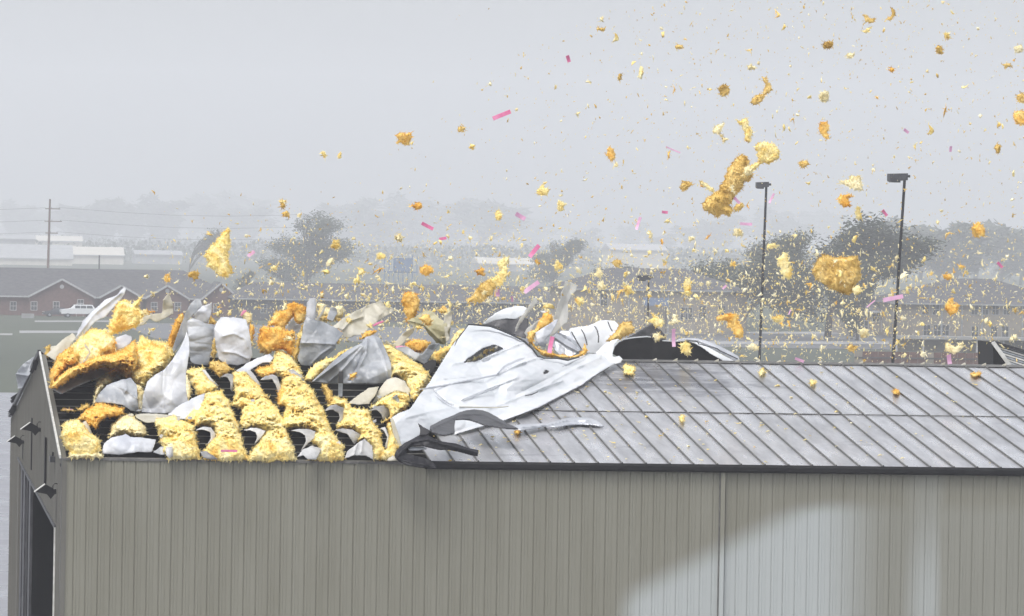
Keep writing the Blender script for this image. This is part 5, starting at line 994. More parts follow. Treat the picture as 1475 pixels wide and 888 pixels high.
for key, a in {'thin': (3, 10, .9, 2200, .4, .13), 'bare': (5, 13, .8, 11000, .12, .12), 'round': (8, 11, .8, 10000, .14, .13), 'big': (12, 13, .9, 16000, .16, .13), 'open': (21, 13, .85, 9000, .2, .13), 'far': (31, 12, 1., 3200, .12, .42), 'far2': (33, 12, 1.1, 2800, .1, .45), 'far3': (35, 12, .9, 3000, .15, .42)}.items():
    TV[key] = (tree_meshes(*a), a[1])
for key, (ms_, hh) in TV.items(): ms_[0].materials.append(M['bark']); ms_[1].materials.append(M['leaf'] if key in ('bare', 'open', 'far', 'thin') else M['leaf2'])
def tree(px, top, Y, key, label, group=None, wpx=None, rz=0.):
    Y = Y * 1.197 - 129; A = atg(px, Y); z = pyz(px, top, Y); (tm, lm), hh = TV[key]
    t = thing('tree', A, label, 'tree', group); k = z / hh; kx = k * (wpx or 1.0)
    t.scale = (kx, kx, k); t.rotation_euler.z = rz
    link('trunk', tm, None, t); link('crown', lm, None, t)
    if key in ('bare', 'round', 'big', 'open'):     # a second, lower tier of foliage
        c2 = link('crown', lm, None, t); c2.location = (0, 0, -hh * .22); c2.rotation_euler.z = 2.2; c2.scale = (1.0, 1.0, .92)
    return t
tree(272, 332, 1350, 'thin', 'thin windblown tree behind the brick house ridge, left')
tree(440, 309, 1150, 'bare', 'round bare-looking tree left of centre behind the roof heap', wpx=1.75)
tree(797, 346, 1250, 'round', 'narrow round tree behind the peeled white sheet', wpx=1.4)
tree(862, 384, 800, 'round', 'lower bushy tree right behind the plastic streamer', wpx=1.7)
tree(1068, 334, 700, 'open', 'loose tall tree just left of the middle lamp post', wpx=1.35)
tree(1192, 318, 640, 'big', 'biggest dark tree between the two tall lamp posts', wpx=1.75)
tree(1135, 345, 760, 'open', 'thinner tree tucked behind the biggest tree on its left', wpx=1.3, rz=2.)
tree(1235, 370, 620, 'round', 'small round tree behind the right side of the biggest tree', wpx=.9, rz=1.)
tree(350, 392, 1000, 'round', 'small dark bush at the end of the brick house roof', wpx=1.1)
FT = 'trees dissolving into the mist beyond the houses'
ft = [(10, 292), (40, 300), (95, 305), (125, 290), (150, 288), (185, 298), (215, 284), (240, 300), (272, 290), (300, 296), (318, 280), (345, 300), (495, 288), (520, 300), (560, 296), (570, 283), (600, 305), (640, 288), (690, 292), (725, 310), (760, 318), (840, 330), (905, 322), (950, 338), (1000, 322), (1030, 312), (1095, 300), (1130, 318), (1175, 305), (1240, 322), (1285, 318), (1325, 330), (1350, 324), (1375, 332), (1405, 322), (1440, 330), (1470, 336)]
rr = random.Random(5); cnt = {}
for i, (px, top) in enumerate(ft):
    right = px > 1240; Y = rr.uniform(1400, 1800) if right else rr.uniform(3500, 4400)
    reg = 'at or left of the utility pole' if px < 110 else 'between utility pole and round bare tree' if px < 420 else 'in the central mist above the roof heap' if px < 700 else 'between peeled sheet and middle lamp post' if px < 1090 else 'around the biggest dark tree' if px < 1260 else 'above the two-storey tan building at right'
    cnt[reg] = cnt.get(reg, 0) + 1; od = ('leftmost', 'second from left', 'third from left', 'fourth from left', 'fifth from left', 'sixth from left', 'seventh from left', 'eighth from left', 'ninth from left', 'tenth from left')[cnt[reg] - 1]
    tree(px, top, Y, rr.choice(('far', 'far2', 'far3')), od + ' of the hazy trees ' + reg, FT, wpx=rr.uniform(1.7, 2.6), rz=rr.uniform(-.5, .5))
# low far undergrowth as one mass
ub = np.random.default_rng(9); nu = 45000; yy_ = ub.uniform(2300, 5200, nu); xs = -150 - yy_ * .03 + ub.random(nu) * (250 + yy_ * .26); hz = 9 * (.5 + .5 * noise(np.c_[xs, yy_], .02, 3)) + 4
c = np.c_[xs, yy_, ub.random(nu) * hz]; n1 = ub.normal(size=(nu, 3)); n1 /= np.linalg.norm(n1, axis=1)[:, None]; n2 = np.cross(n1, ub.normal(size=(nu, 3))); n2 /= np.linalg.norm(n2, axis=1)[:, None]
V = np.concatenate([c - n1 * 1.3, c + n2 * .9, c + n1 * 1.3, c - n2 * .9]); ii = np.arange(nu)
o = link('far_undergrowth', meshq(V, np.stack([ii, ii + nu, ii + 2 * nu, ii + 3 * nu], 1)), M['leaf2']); tag(o, 'low far scrub and hedges fading into the mist', 'undergrowth', kind='stuff')

# ------------------------------------------------------------------ flying debris
AIR = 'large torn pieces of insulation in the air'
def air(crop, P, Y, T, col, label, **k): return fluff(crop, P, ('at', Y, k.pop('lean', 10), k.pop('yaw', 0)), T, col, name='flying_insulation', label=label, cat='insulation', group=AIR, **k)
t = thing('flying_insulation', at(1040, 275, 16), 'largest flying piece, a brown-yellow log with a yellow disc at its upper end', 'insulation', AIR)
fluff('V', [(150, 680), (175, 640), (200, 608), (245, 585), (280, 558), (300, 510), (330, 460), (345, 410), (372, 390), (390, 350), (430, 310), (465, 325), (488, 360), (495, 400), (512, 440), (490, 490), (450, 505), (430, 550), (400, 590), (370, 625), (342, 672), (375, 690), (365, 720), (340, 745), (300, 725), (270, 755), (235, 735), (200, 715), (165, 705)], ('at', 16, 10, 10), .30, 'ochre', name='log', parent=t, Rr=13, g=1.0, amp=1.3)
fluff('V', [(535, 240), (600, 225), (660, 235), (690, 268), (708, 305), (690, 350), (650, 362), (620, 382), (585, 368), (560, 385), (515, 420), (485, 405), (505, 385), (560, 360), (548, 310), (540, 280)], ('at', 15.6, 0, -10), .12, 'yellow', name='disc', parent=t, Rr=5, g=1.0)
fluff('V', [(455, 410), (480, 388), (512, 415), (505, 450), (470, 465), (450, 445)], ('at', 15.3, 0), .1, 'pale', name='tuft', parent=t, Rr=4, g=1.)
fluff('V', [(425, 465), (440, 450), (462, 452), (450, 470)], ('at', 15.3, 0), .05, 'pale', name='tuft', parent=t, Rr=3, g=1.)
fluff('V', [(375, 690), (400, 668), (440, 660), (450, 680), (420, 705), (395, 718)], ('at', 15.8, 0), .1, 'ochre', name='torn_end', parent=t, Rr=4, g=1.)
fluff('V', [(360, 530), (368, 520), (385, 575), (380, 585), (366, 560)], ('at', 15.2, 0), .04, 'pale', name='fibre_lock', parent=t, Rr=2, g=.8)
air('V', [(232, 140), (250, 102), (312, 85), (300, 130), (278, 160), (300, 185), (340, 205), (312, 232), (292, 205), (275, 165), (240, 162)], 18, .08, 'pale', 'bow-shaped pale yellow shred above the flying log', Rr=3, g=1.)
air('V', [(405, 62), (440, 68), (475, 48), (485, 90), (518, 150), (495, 190), (498, 222), (462, 218), (460, 150), (430, 110)], 18, .1, 'yellow', 'upright yellow shred just above and right of the bow-shaped one', Rr=3, g=1.)
air('V', [(140, 505), (165, 500), (185, 520), (240, 560), (235, 580), (200, 560), (170, 530), (145, 522)], 17, .06, 'yellow', 'small yellow shred at the left side of the flying log', Rr=3, g=1.)
air('V', [(0, 560), (10, 530), (40, 500), (80, 510), (90, 525), (50, 550), (20, 575)], 17, .07, 'ochre', 'ochre shred left of the foot of the flying log', Rr=3, g=1., rag=1.3)
air('V', [(370, 880), (380, 850), (410, 838), (440, 860), (440, 890), (400, 888)], 15, .08, 'pale', 'pale tuft just below the flying log', Rr=3, g=1.)
air('U4', [(345, 462), (360, 425), (385, 395), (450, 405), (530, 400), (535, 440), (540, 490), (520, 520), (500, 555), (470, 548), (430, 540), (370, 500)], 12, .26, 'ochre', 'big square ochre slab flying between the two tall lamp posts', Rr=9, g=1., amp=1.3)
air('U4', [(505, 535), (530, 520), (555, 545), (530, 560)], 11.5, .08, 'yellow', 'yellow tuft at the lower corner of the big square slab', Rr=3, g=1.)
air('U4', [(200, 412), (225, 385), (238, 388), (248, 420), (256, 450), (250, 497), (225, 490), (212, 450)], 13, .06, 'yellow', 'flat upright yellow flake left of the big square slab', Rr=3, g=1.)
air('U4', [(455, 95), (480, 90), (510, 65), (545, 75), (552, 130), (520, 125), (490, 108), (465, 105)], 14, .1, 'pale', 'pale yellow tuft above the orange comma, left of the tallest lamp', Rr=3, g=1., rag=1.6)
air('U4', [(448, 165), (460, 148), (490, 145), (512, 155), (490, 165), (502, 190), (480, 198), (455, 180)], 13, .09, 'orange', 'orange comma-shaped piece left of the tallest lamp post', Rr=3, g=1.)
air('U4', [(0, 640), (25, 635), (30, 670), (55, 690), (55, 730), (35, 735), (15, 700), (0, 690)], 10, .09, 'orange', 'orange hook end falling by the middle lamp post', Rr=3, g=1.)
air('T6', [(1220, 150), (1250, 138), (1310, 118), (1375, 120), (1385, 150), (1385, 190), (1410, 210), (1425, 260), (1400, 300), (1370, 290), (1350, 240), (1340, 190), (1290, 170), (1230, 165)], 9, .12, 'orange', 'hooked orange piece above the right end of the lifted sheet', Rr=4, g=1.)
air('T6', [(700, 175), (740, 150), (735, 115), (780, 145), (820, 175), (810, 215), (760, 220), (740, 190)], 12, .12, 'yellow', 'yellow arrowhead piece above the black cavity', Rr=4, g=1.)
air('T6', [(855, 195), (890, 170), (885, 105), (920, 130), (925, 190), (890, 200)], 12, .07, 'pale', 'thin pale wisp right of the yellow arrowhead', Rr=3, g=1., rag=1.5)
air('T6', [(955, 350), (985, 325), (1020, 345), (1028, 400), (1000, 435), (960, 400)], HW - .4, .14, 'yellow', 'yellow tuft caught in front of the black cavity', Rr=4, g=1., rag=1.5)
air('T6', [(740, 265), (780, 260), (790, 290), (850, 290), (800, 310), (760, 335), (750, 300)], HW + .2, .08, 'pale', 'pale shredded tuft on top of the lifted sheet', Rr=3, g=1., rag=1.8)
air('U1', [(1090, 400), (1105, 375), (1150, 330), (1180, 290), (1215, 255), (1225, 270), (1225, 340), (1215, 400), (1225, 490), (1210, 512), (1165, 508), (1150, 480), (1100, 450), (1110, 430)], 8, .2, 'yellow', 'tall yellow shard flying above the left roof heap', Rr=7, g=1.)
air('U1', [(1210, 460), (1235, 455), (1240, 495), (1215, 500)], 8.3, .08, 'yellow', 'small yellow tuft at the foot of the tall shard', Rr=3, g=1.)
air('T5', [(70, 180), (110, 160), (140, 100), (200, 50), (240, 20), (290, 40), (300, 70), (270, 120), (210, 180), (180, 205), (130, 190), (80, 205)], 10, .18, 'ochre', 'ochre half of the two-tone piece above the left end of the peeled sheet', Rr=6, g=1.)
air('T5', [(240, 30), (280, 10), (330, -40), (360, -90), (385, -100), (395, -20), (370, 40), (340, 70), (300, 72)], 10.5, .1, 'yellow', 'pale curled half of the two-tone piece above the peeled sheet', Rr=4, g=1.)
air('U3', [(60, 445), (90, 415), (120, 410), (120, 445), (95, 475), (70, 470)], 12, .1, 'yellow', 'yellow knot above the curled two-tone piece', Rr=4, g=1.)
air('U7', [(340, 385), (345, 375), (390, 350), (400, 320), (380, 295), (400, 290), (415, 320), (425, 340), (400, 355), (380, 385), (350, 395)], 20, .07, 'ochre', 'curved ochre hook high above the flying log', Rr=3, g=1.)
air('U7', [(600, 500), (605, 462), (630, 458), (640, 485), (630, 500), (645, 520), (625, 522)], 18, .09, 'orange', 'jagged orange piece high between the tall lamp posts', Rr=3, g=1., rag=1.3)
air('U7', [(760, 50), (790, 70), (812, 75), (805, 88), (780, 85), (765, 100), (775, 78)], 20, .06, 'ochre', 'forked ochre shred near the top edge at right', Rr=3, g=1.)
air('U7', [(765, 120), (780, 105), (802, 98), (795, 112), (775, 125)], 20, .05, 'yellow', 'little yellow shred under the forked one', Rr=3, g=1.)
air('U7', [(862, 25), (880, 35), (888, 60), (870, 78), (850, 72), (872, 60), (872, 40)], 21, .06, 'ochre', 'ochre crescent at the top right of the sky', Rr=3, g=1.)
air('U7', [(612, 175), (625, 158), (652, 158), (640, 178), (620, 182)], 20, .05, 'ochre', 'small double ochre shred left of the forked one', Rr=3, g=1., rag=1.3)
air('U7', [(1342, 360), (1371, 345), (1380, 390), (1350, 388)], 16, .08, 'ochre', 'upper ochre piece cut by the right edge', Rr=3, g=1.)
air('U7', [(1332, 430), (1350, 415), (1375, 420), (1375, 470), (1345, 472), (1335, 450)], 16, .1, 'orange', 'lower, bigger orange piece cut by the right edge', Rr=3, g=1.)
air('U7', [(1285, 242), (1320, 240), (1325, 252), (1300, 258)], 18, .05, 'ochre', 'flat ochre piece near the right edge, high up', Rr=3, g=1.)
air('U7', [(1175, 862), (1195, 842), (1215, 850), (1220, 888), (1205, 888), (1195, 872)], 14, .08, 'orange', 'orange shred right of the tallest lamp post', Rr=3, g=1.)
air('U4', [(893, 610), (905, 575), (925, 570), (930, 595), (955, 600), (945, 630), (915, 640)], 12, .09, 'orange', 'orange clump in front of the two-storey building', Rr=3, g=1., rag=1.2)
air('U4', [(890, 755), (930, 775), (960, 758), (965, 775), (935, 800), (900, 795)], 14, .06, 'pale', 'pale star-shaped shred near the walkway roof', Rr=3, g=1., rag=1.8)
SP = [(581, 200, 22, 20, 'orange', 'lone orange-brown tuft high left of centre'), (614, 390, 17, 13, 'orange', 'orange nugget above the upright orange batt'), (781, 275, 17, 18, 'yellow', 'double yellow tuft high in the centre'), (808, 296, 14, 14, 'yellow', 'yellow tuft just right of the double one'),
      (718, 311, 9, 12, 'yellow', 'yellow drop-shaped flake high in the centre'), (888, 380, 11, 11, 'ochre', 'round ochre tuft above the blue panel'), (407, 291, 9, 6, 'yellow', 'upper small shred above the round bare tree'), (407, 297, 8, 8, 'ochre', 'middle small shred above the round bare tree'), (412, 309, 12, 8, 'ochre', 'lowest of the shreds above the round bare tree'),
      (575, 343, 14, 12, 'pale', 'pale tuft left of the two pink slips'), (600, 297, 15, 9, 'orange', 'flat orange shred above the left pink slip'), (680, 212, 9, 7, 'yellow', 'small yellow tuft high right of the lone orange one'), (665, 186, 9, 9, 'ochre', 'small ochre tuft below the long pink slip'), (880, 222, 12, 18, 'orange', 'orange tuft left of the long purple sliver'),
      (1225, 265, 6, 6, 'pale', 'small pale bit left of the tallest lamp head'), (1192, 65, 15, 9, 'ochre', 'ochre shred left of the forked one, high up'), (1410, 332, 17, 20, 'orange', 'orange flake above the two-storey building'), (1365, 399, 12, 9, 'orange', 'square orange flake in front of the tan roof'), (1437, 214, 8, 12, 'ochre', 'ochre flake near the right edge, level with the lamp top'),
      (1120, 459, 15, 13, 'yellow', 'yellow wedge right of the middle lamp post'), (1042, 131, 15, 14, 'ochre', 'star-shaped ochre tuft above the bow-shaped shred'), (988, 268, 13, 10, 'ochre', 'ochre tuft left of the flying log'), (1157, 236, 14, 10, 'ochre', 'flat ochre tuft right of the flying disc'), (1082, 98, 12, 8, 'pale', 'pale speckled tuft above the ochre hook'),
      (1225, 81, 13, 8, 'pale', 'pale tuft below the small double shred'), (1353, 72, 10, 11, 'ochre', 'ochre double tuft right of the crescent'), (1284, 102, 8, 8, 'orange', 'small orange tuft below the crescent'), (1188, 140, 14, 14, 'pale', 'pale branching tuft above the jagged orange piece'), (1467, 71, 12, 11, 'pale', 'pale tuft at the right edge, top'),
      (1365, 53, 8, 8, 'yellow', 'small yellow tuft between crescent and right edge'), (866, 42, 12, 5, 'ochre', 'tiny flat ochre shred alone near the top centre'), (893, 112, 6, 9, 'ochre', 'tiny ochre tuft above the purple sliver'), (978, 67, 10, 7, 'ochre', 'tiny ochre tuft near the top, left of the hook'), (466, 222, 7, 10, 'yellow', 'tiny yellow wisp far left in the sky'), (490, 224, 6, 8, 'yellow', 'second tiny yellow wisp far left in the sky'),
      (242, 401, 9, 13, 'orange', 'orange flake left of the tall shard'), (279, 396, 15, 12, 'ochre', 'ochre tuft just left of the tall shard, lower'), (396, 387, 9, 8, 'yellow', 'yellow tuft on the round bare tree'), (484, 353, 14, 14, 'yellow', 'bright yellow tuft right of the round bare tree'), (520, 391, 11, 10, 'yellow', 'yellow tuft left of the orange nugget'), (549, 369, 12, 10, 'yellow', 'yellow tuft above and left of the nugget'), (692, 392, 15, 10, 'orange', 'orange fan-shaped flake left of the yellow knot'),
      (866, 412, 13, 14, 'pale', 'pale cup-shaped tuft in front of the bushy tree'), (905, 419, 14, 13, 'yellow', 'yellow fork-shaped tuft left of the short lamp post'), (835, 434, 11, 11, 'yellow', 'round yellow tuft above the ribbed sheet'), (990, 416, 10, 24, 'yellow', 'long curved yellow shred right of the blue panel'), (804, 382, 13, 13, 'yellow', 'yellow tuft on the narrow round tree'), (863, 395, 11, 15, 'pale', 'pale streaky tuft above the cup-shaped one'),
      (1236, 309, 9, 20, 'yellow', 'upright ragged yellow shred below the orange comma'), (1062, 335, 14, 10, 'pale', 'pale tuft above the loose tall tree'), (1112, 355, 16, 7, 'yellow', 'flat yellow shred beside the middle lamp post'), (1056, 381, 9, 9, 'yellow', 'small yellow tuft on the loose tall tree'), (1245, 480, 12, 12, 'pale', 'pale tangled tuft in front of the biggest tree'), (1228, 502, 13, 12, 'ochre', 'ochre tuft low in front of the lower tan wing'), (1085, 500, 15, 9, 'pale', 'pale tuft at the foot of the middle lamp post'), (1385, 385, 9, 6, 'yellow', 'tiny yellow dash over the tan roof'),
      (1330, 510, 10, 8, 'pale', 'pale tuft over the brown fence'), (905, 533, 20, 14, 'yellow', 'tattered yellow star lying on the gray roof near the white tip'), (1098, 536, 9, 10, 'yellow', 'yellow tuft stuck on the gray roof near the ridge'), (1170, 551, 9, 8, 'yellow', 'yellow tuft stuck on the gray roof, centre right'), (1291, 565, 9, 8, 'orange', 'orange tuft stuck on the gray roof at right'), (1405, 540, 13, 7, 'orange', 'orange tuft just below the ridge at far right'), (982, 603, 8, 11, 'yellow', 'yellow tuft in the middle of the gray roof'), (745, 622, 9, 8, 'orange', 'orange tuft on the pale flashing strip'), (602, 604, 14, 9, 'orange', 'orange tuft on the white sheet by its left tip'), (944, 464, 6, 6, 'pale', 'tiny pale bit by the arrowhead')]
def blob(w_, h_, seed):
    r_ = random.Random(seed); n = r_.randint(9, 13); a0 = r_.uniform(0, 6)
    el = r_.uniform(-.6, .6); P = []
    for k in range(n):
        a = a0 + 6.283 * k / n; rad = r_.choice((1, .95, .8, 1.05, .55, .7)); x = math.cos(a) * rad * w_ / 2; y = math.sin(a) * rad * h_ / 2
        P.append((x, y + el * .2 * x))
    return P
for i, (x, y, w_, h_, c_, lab) in enumerate(SP):
    on = y > 525; Y = 0
    base = ('slope', .05) if on else ('at', random.uniform(6, 24), random.uniform(-20, 25), random.uniform(-30, 30))
    fluff('F', [(x + a, y + b) for a, b in blob(w_ * 1.15, h_ * 1.15, i)], base, .07 if not on else .12, c_, name='roof_tuft' if on else 'flying_insulation', label=lab, cat='insulation', group='tufts stuck on the intact roof' if on else 'middling torn pieces of insulation in the air', Rr=3, g=.9, rag=.8, seed=i + 500)
# pink and lilac strips
PK = [(723, 166, 28, 6, -22, 'pink', 'long pink and purple strip high left of centre'), (819, 85, 10, 5, 70, 'pink', 'topmost pink strip in the sky'), (970, 216, 23, 1.8, 22, 'lilac', 'long thin purple sliver left of the flying log'), (616, 326, 19, 5, 27, 'pink', 'pink strip leaning down right, left of centre'), (638, 344, 11, 4, -10, 'pink', 'short red-pink strip just below the leaning one'),
      (770, 362, 22, 6, -50, 'pink', 'deep pink strip above the narrow round tree'), (750, 312, 16, 6, 30, 'lilac', 'pale pink and white strip high in the centre'), (766, 414, 26, 6, -35, 'lilac', 'bright pink strip left of the film streamer'), (920, 322, 19, 4, -70, 'lilac', 'steep pink strip above the blue panel'), (958, 306, 9, 4, 5, 'pink', 'small dark pink strip right of the steep one'), (717, 422, 11, 6, 85, 'lilac', 'small pale pink slip beside the ochre two-tone piece'),
      (1075, 323, 18, 4, 3, 'lilac', 'flat pink strip below the middle lamp head'), (1063, 290, 16, 4, 45, 'lilac', 'pink strip hanging under the flying log'), (1112, 286, 16, 3, -62, 'lilac', 'thin lilac strip right of the middle lamp head'), (1275, 307, 11, 4, 50, 'pink', 'dull pink strip left of the tallest lamp post'), (1306, 189, 9, 4, 35, 'lilac', 'small lilac strip high right of the tallest lamp'), (1370, 215, 8, 3.5, 90, 'lilac', 'tiny upright lilac strip high at right'),
      (1287, 430, 30, 6, -11, 'lilac', 'long lilac strip crossing the tallest lamp post'), (1255, 438, 16, 1.6, -38, 'lilac', 'thin lilac sliver left of the long one'), (1441, 382, 11, 4, 45, 'pink', 'small dark pink strip over the tan roof'), (971, 487, 26, 5, 88, 'lilac', 'upright pink strip behind the lifted sheet'), (794, 497, 24, 6, -78, 'pink', 'upright deep pink strip stuck in the orange wool above the sheet'), (1152, 519, 14, 4, 20, 'lilac', 'pink strip lying on the ridge'),
      (1368, 518, 14, 6, 80, 'lilac', 'pale pink strip standing near the walkway'), (362, 366, 12, 5, -38, 'lilac', 'pale pink slip right of the tall shard'), (1044, 414, 8, 3, -40, 'lilac', 'tiny white-pink slip left of the middle lamp post'), (1138, 450, 8, 1.6, -60, 'lilac', 'tiny dark sliver right of the middle lamp post'), (98, 591, 14, 3, 1, 'lilac', 'pink strip lying across the black gap at the left'), (738, 431, 8, 3, 80, 'lilac', 'tiny lilac slip above the white flap'), (330, 650, 24, 3, 1, 'pink', 'pink strip matted into the batt foot near the eave')]
for x, y, L, wd, an, c_, lab in PK:
    ca, sa = math.cos(R(an)), math.sin(R(an)); n = 5; b = MB(); V = []
    Y = random.uniform(6, 22)
    if lab.startswith('pink strip lying across'): Y = hit([98], [591], (0, 0, HE), SL)[0][1] - 1
    if 'matted' in lab: Y = -.2 + hit([330], [650], (0, 0, HE), SL)[0][1] - 2.2
    if 'upright deep pink' in lab: Y = 12
    if 'lying on the ridge' in lab: Y = HW - .3
    O = at(x, y, Y)
    for k in range(n):
        u = (k / (n - 1) - .5) * L; bow = (.10 * L) * (1 - (2 * k / (n - 1) - 1) ** 2)
        for v in (-wd / 2, wd / 2):
            p = at(x + u * ca - v * sa, y + u * sa + v * ca, Y); p = p + np.array([0, bow * .02 + .02 * k, 0]); V.append(p - O)
    V += [v + np.array([0, .02, 0]) for v in V]; m_ = 2 * n
    Fq = [(2 * k, 2 * k + 1, 2 * k + 3, 2 * k + 2) for k in range(n - 1)]
    b.add(V, Fq + [tuple(j + m_ for j in f[::-1]) for f in Fq] + [(2 * k, 2 * k + 2, 2 * k + 2 + m_, 2 * k + m_) for k in range(n - 1)] + [(2 * k + 1, 2 * k + 1 + m_, 2 * k + 3 + m_, 2 * k + 3) for k in range(n - 1)] + [(0, m_, m_ + 1, 1), (m_ - 2, m_ - 1, 2 * m_ - 1, 2 * m_ - 2)])
    o = b.build('paper_strip', M[c_]); o.location = [float(v) for v in O]; tag(o, lab, 'paper strip', 'pink strips blowing about')
# small tufts: shared shapes
def tuft_mesh(seed, hi=True):
    rng = np.random.default_rng(seed); nu_, nv = (10, 7) if hi else (6, 4); V = []; Fc = []
    ax = rng.uniform(.35, 1.2, 3); ax[0] = rng.uniform(.8, 1.5)
    for j in range(nv + 1):
        for i in range(nu_):
            a = 2 * math.pi * i / nu_; b_ = math.pi * j / nv; V.append((math.cos(a) * math.sin(b_), math.sin(a) * math.sin(b_), math.cos(b_)))
    V = np.array(V); n_ = noise(V, 1.1, seed) * .7 + noise(V, 2.6, seed + 4) * .6; V = V * (np.clip(.75 + n_, .12, 2.))[:, None] * ax * .5
    V[:, 2] += V[:, 0] ** 2 * rng.uniform(-1.6, 1.6)
    for j in range(nv):
        for i in range(nu_): Fc.append((j * nu_ + i, (j + 1) * nu_ + i, (j + 1) * nu_ + (i + 1) % nu_, j * nu_ + (i + 1) % nu_))
    Fc = np.array(Fc); ns = 14 if hi else 5; b0 = len(V)
    c = V[rng.integers(0, len(V), ns)]; dr = rng.normal(size=(ns, 3)); dr /= np.linalg.norm(dr, axis=1)[:, None]; sd = np.cross(dr, rng.normal(size=(ns, 3))); sd *= .07 / (np.linalg.norm(sd, axis=1)[:, None] + 1e-9)
    L = rng.uniform(.3, .9, ns)[:, None]; V = np.r_[V, c - sd, c + sd, c + dr * L * .5 + sd, c + dr * L + rng.normal(size=(ns, 3)) * .15]; k = np.arange(ns)
    Fc = np.r_[Fc, np.stack([b0 + k, b0 + ns + k, b0 + 2 * ns + k, b0 + 3 * ns + k], 1)]
    return V, Fc
TM = []
for s_ in range(16):
    V, Fc = tuft_mesh(s_ + 40); me = meshq(V, Fc, True); me.materials.append(M[('pale', 'yellow', 'yellow', 'ochre', 'pale', 'yellow', 'orange', 'pale')[s_ % 8]]); TM.append(me)
LO = [tuft_mesh(s_ + 90, False) for s_ in range(12)]
def density(n, rng, small):
    """picture positions of the cloud: thick low over the ridge, thinning up and to the right"""
    o = []
    while len(o) < n:
        x = rng.uniform(200, 1478); y = rng.uniform(0, 523)
        top = np.interp(x, [200, 400, 560, 800, 1000, 1475], [380, 300, 210, 40, -40, -60])
        hb = math.exp(-((y - 440) / 75.) ** 2) * np.interp(x, [200, 330, 480, 700, 1250, 1475], [.10, .35, .85, 1., .9, .45])
        ha = .16 * np.interp(x, [400, 700, 1000, 1475], [.02, .35, 1., .9]) * (1 if y > top else .02)
        mid = .5 * math.exp(-((y - 370) / 60.) ** 2) * np.interp(x, [250, 450, 700, 1000, 1475], [.1, .6, 1., .7, .45])
        if y > 505 and x < 900: continue
        if rng.random() < max(hb, ha, mid): o.append((x, y))
    return np.array(o)
rng = np.random.default_rng(77)
zone = [('low in the swarm over the houses at the left', lambda x, y: y > 330 and x < 560), ('in the dense swarm above the peeled white sheet', lambda x, y: y > 330 and x < 900), ('in the dense swarm around the short lamp post', lambda x, y: y > 330 and x < 1130),
        ('in the swarm between the two tall lamp posts, low down', lambda x, y: y > 330 and x < 1290), ('low in the swarm right of the tallest lamp post', lambda x, y: y > 330), ('scattered in the sky left of the flying log', lambda x, y: x < 1000), ('scattered in the sky around and above the flying log', lambda x, y: x < 1200), ('scattered in the sky at upper right', lambda x, y: True)]
pos = density(296, rng, False); tufts = []
for i, (x, y) in enumerate(pos):
    Y = rng.uniform(HW + 1 if y > 430 else 4, 34); s = (129 + Y) / F; sz = float(rng.choice([5.5, 6.5, 7.5, 9, 11], p=[.3, .3, .22, .13, .05])) * (.8 if y < 330 else 1.)
    o = bpy.data.objects.new('insulation_tuft', TM[int(rng.integers(0, 16))]); COL.objects.link(o); o.location = [float(v) for v in at(x, y, Y)]
    k = sz * s; o.scale = (k * rng.uniform(.8, 1.5), k * rng.uniform(.6, 1.), k * rng.uniform(.6, 1.1)); o.rotation_euler = [float(v) for v in rng.uniform(0, 6.28, 3)]
    z = next(z for z, f in zone if f(x, y)); tufts.append((o, x, y, sz, z))
qx = {z: np.percentile([t_[1] for t_ in tufts if t_[4] == z], (33, 67)) for z in {t_[4] for t_ in tufts}}
qy = {z: np.percentile([t_[2] for t_ in tufts if t_[4] == z], (33, 67)) for z in qx}
for o, x, y, sz, z in tufts:
    cw = {'pale_glass_wool': 'cream', 'yellow_glass_wool': 'yellow', 'ochre_glass_wool': 'brownish', 'orange_glass_wool': 'orange'}[o.data.materials[0].name]
    wh_ = ('upper', 'middle', 'lower')[int((y > qy[z][0])) + int(y > qy[z][1])] + ' ' + ('left', 'centre', 'right')[int(x > qx[z][0]) + int(x > qx[z][1])]
    lab = ('tiny ' if sz < 6.3 else 'small ' if sz < 8 else 'larger ') + cw + ' tuft ' + z + ', ' + wh_; tag(o, lab, 'insulation tuft', lab.replace(' tuft ', ' tufts '))
pos = density(12500, rng, True); V_, F_ = [], []; off = 0
VA = {c: ([], [], [0]) for c in ('pale', 'yellow', 'ochre')}
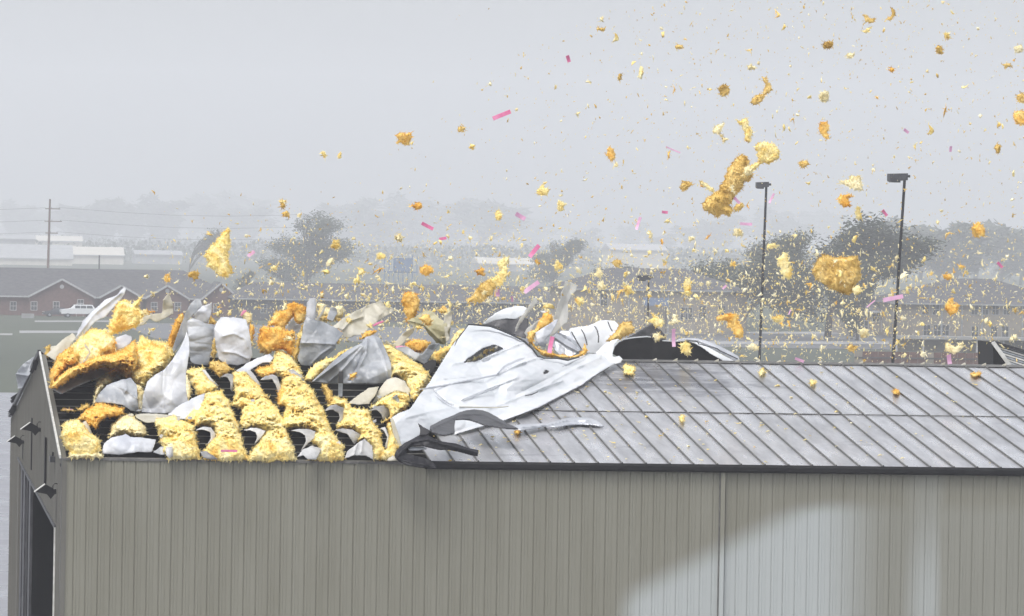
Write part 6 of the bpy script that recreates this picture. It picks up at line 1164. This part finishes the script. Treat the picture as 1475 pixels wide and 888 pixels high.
for x, y in pos:
    c = ('pale', 'yellow', 'ochre')[int(rng.choice(3, p=[.72, .2, .08] if y > 330 else [.25, .3, .45]))]; tv, tf = LO[int(rng.integers(0, 12))]
    Y = rng.uniform(HW + 1 if y > 430 else 2, 60); s = (129 + Y) / F; sz = min(5.0, 1.1 + rng.exponential(1.1)) * (.8 if y < 330 else 1.); A_ = rng.uniform(0, 6.28, 3)
    ca, sa = np.cos(A_), np.sin(A_); Rz = np.array([[ca[0], -sa[0], 0], [sa[0], ca[0], 0], [0, 0, 1]]); Ry = np.array([[ca[1], 0, sa[1]], [0, 1, 0], [-sa[1], 0, ca[1]]])
    v = (tv * (sz * s * rng.uniform(.8, 2.), sz * s * .7, sz * s * rng.uniform(.4, .9))) @ (Rz @ Ry).T + at(x, y, Y); L_ = VA[c]; L_[0].append(v); L_[1].append(tf + L_[2][0]); L_[2][0] += len(v)
# crumbs lying on the intact roof and sheet
for k in range(420):
    xa = rng.uniform(620, 1475); ya_ = rng.uniform(524, 668); 
    if xa < tear_px(ya_) + 6 or rng.random() < (xa - 700) / 1000: continue
    P_ = hit([xa], [ya_], (0, 0, HE), SL, .05)[0]; tv, tf = LO[int(rng.integers(0, 12))]; s = .0175 * rng.uniform(1.2, 3.6); L_ = VA[('pale', 'yellow')[k % 2]]
    v = tv * (s * 1.6, s * 2, s * .7) + P_; L_[0].append(v); L_[1].append(tf + L_[2][0]); L_[2][0] += len(v)
for c, L_ in VA.items():
    o = link('insulation_specks', meshq(np.concatenate(L_[0]), np.concatenate(L_[1])), M[c]); tag(o, 'fine %s insulation specks blowing through the air' % {'pale': 'cream', 'yellow': 'yellow', 'ochre': 'brownish'}[c], 'insulation specks', kind='stuff')

# ------------------------------------------------------------------ wind-driven rain mist
hb = MB().box((-2500, -160, -1), (2500, 5800, 200)); hz_ = hb.build('haze', None); tag(hz_, 'pale wind-driven rain mist filling the air', 'haze', kind='stuff')
hm_ = bpy.data.materials.new('rain_mist'); hm_.use_nodes = True; n = hm_.node_tree; n.nodes.remove(n.nodes['Principled BSDF'])
pv = n.nodes.new('ShaderNodeVolumePrincipled'); pv.inputs['Color'].default_value = (.93, .95, 1, 1); pv.inputs['Density'].default_value = .00038; pv.inputs['Anisotropy'].default_value = 0.0
n.links.new(pv.outputs[0], n.nodes['Material Output'].inputs['Volume']); hz_.data.materials.append(hm_)
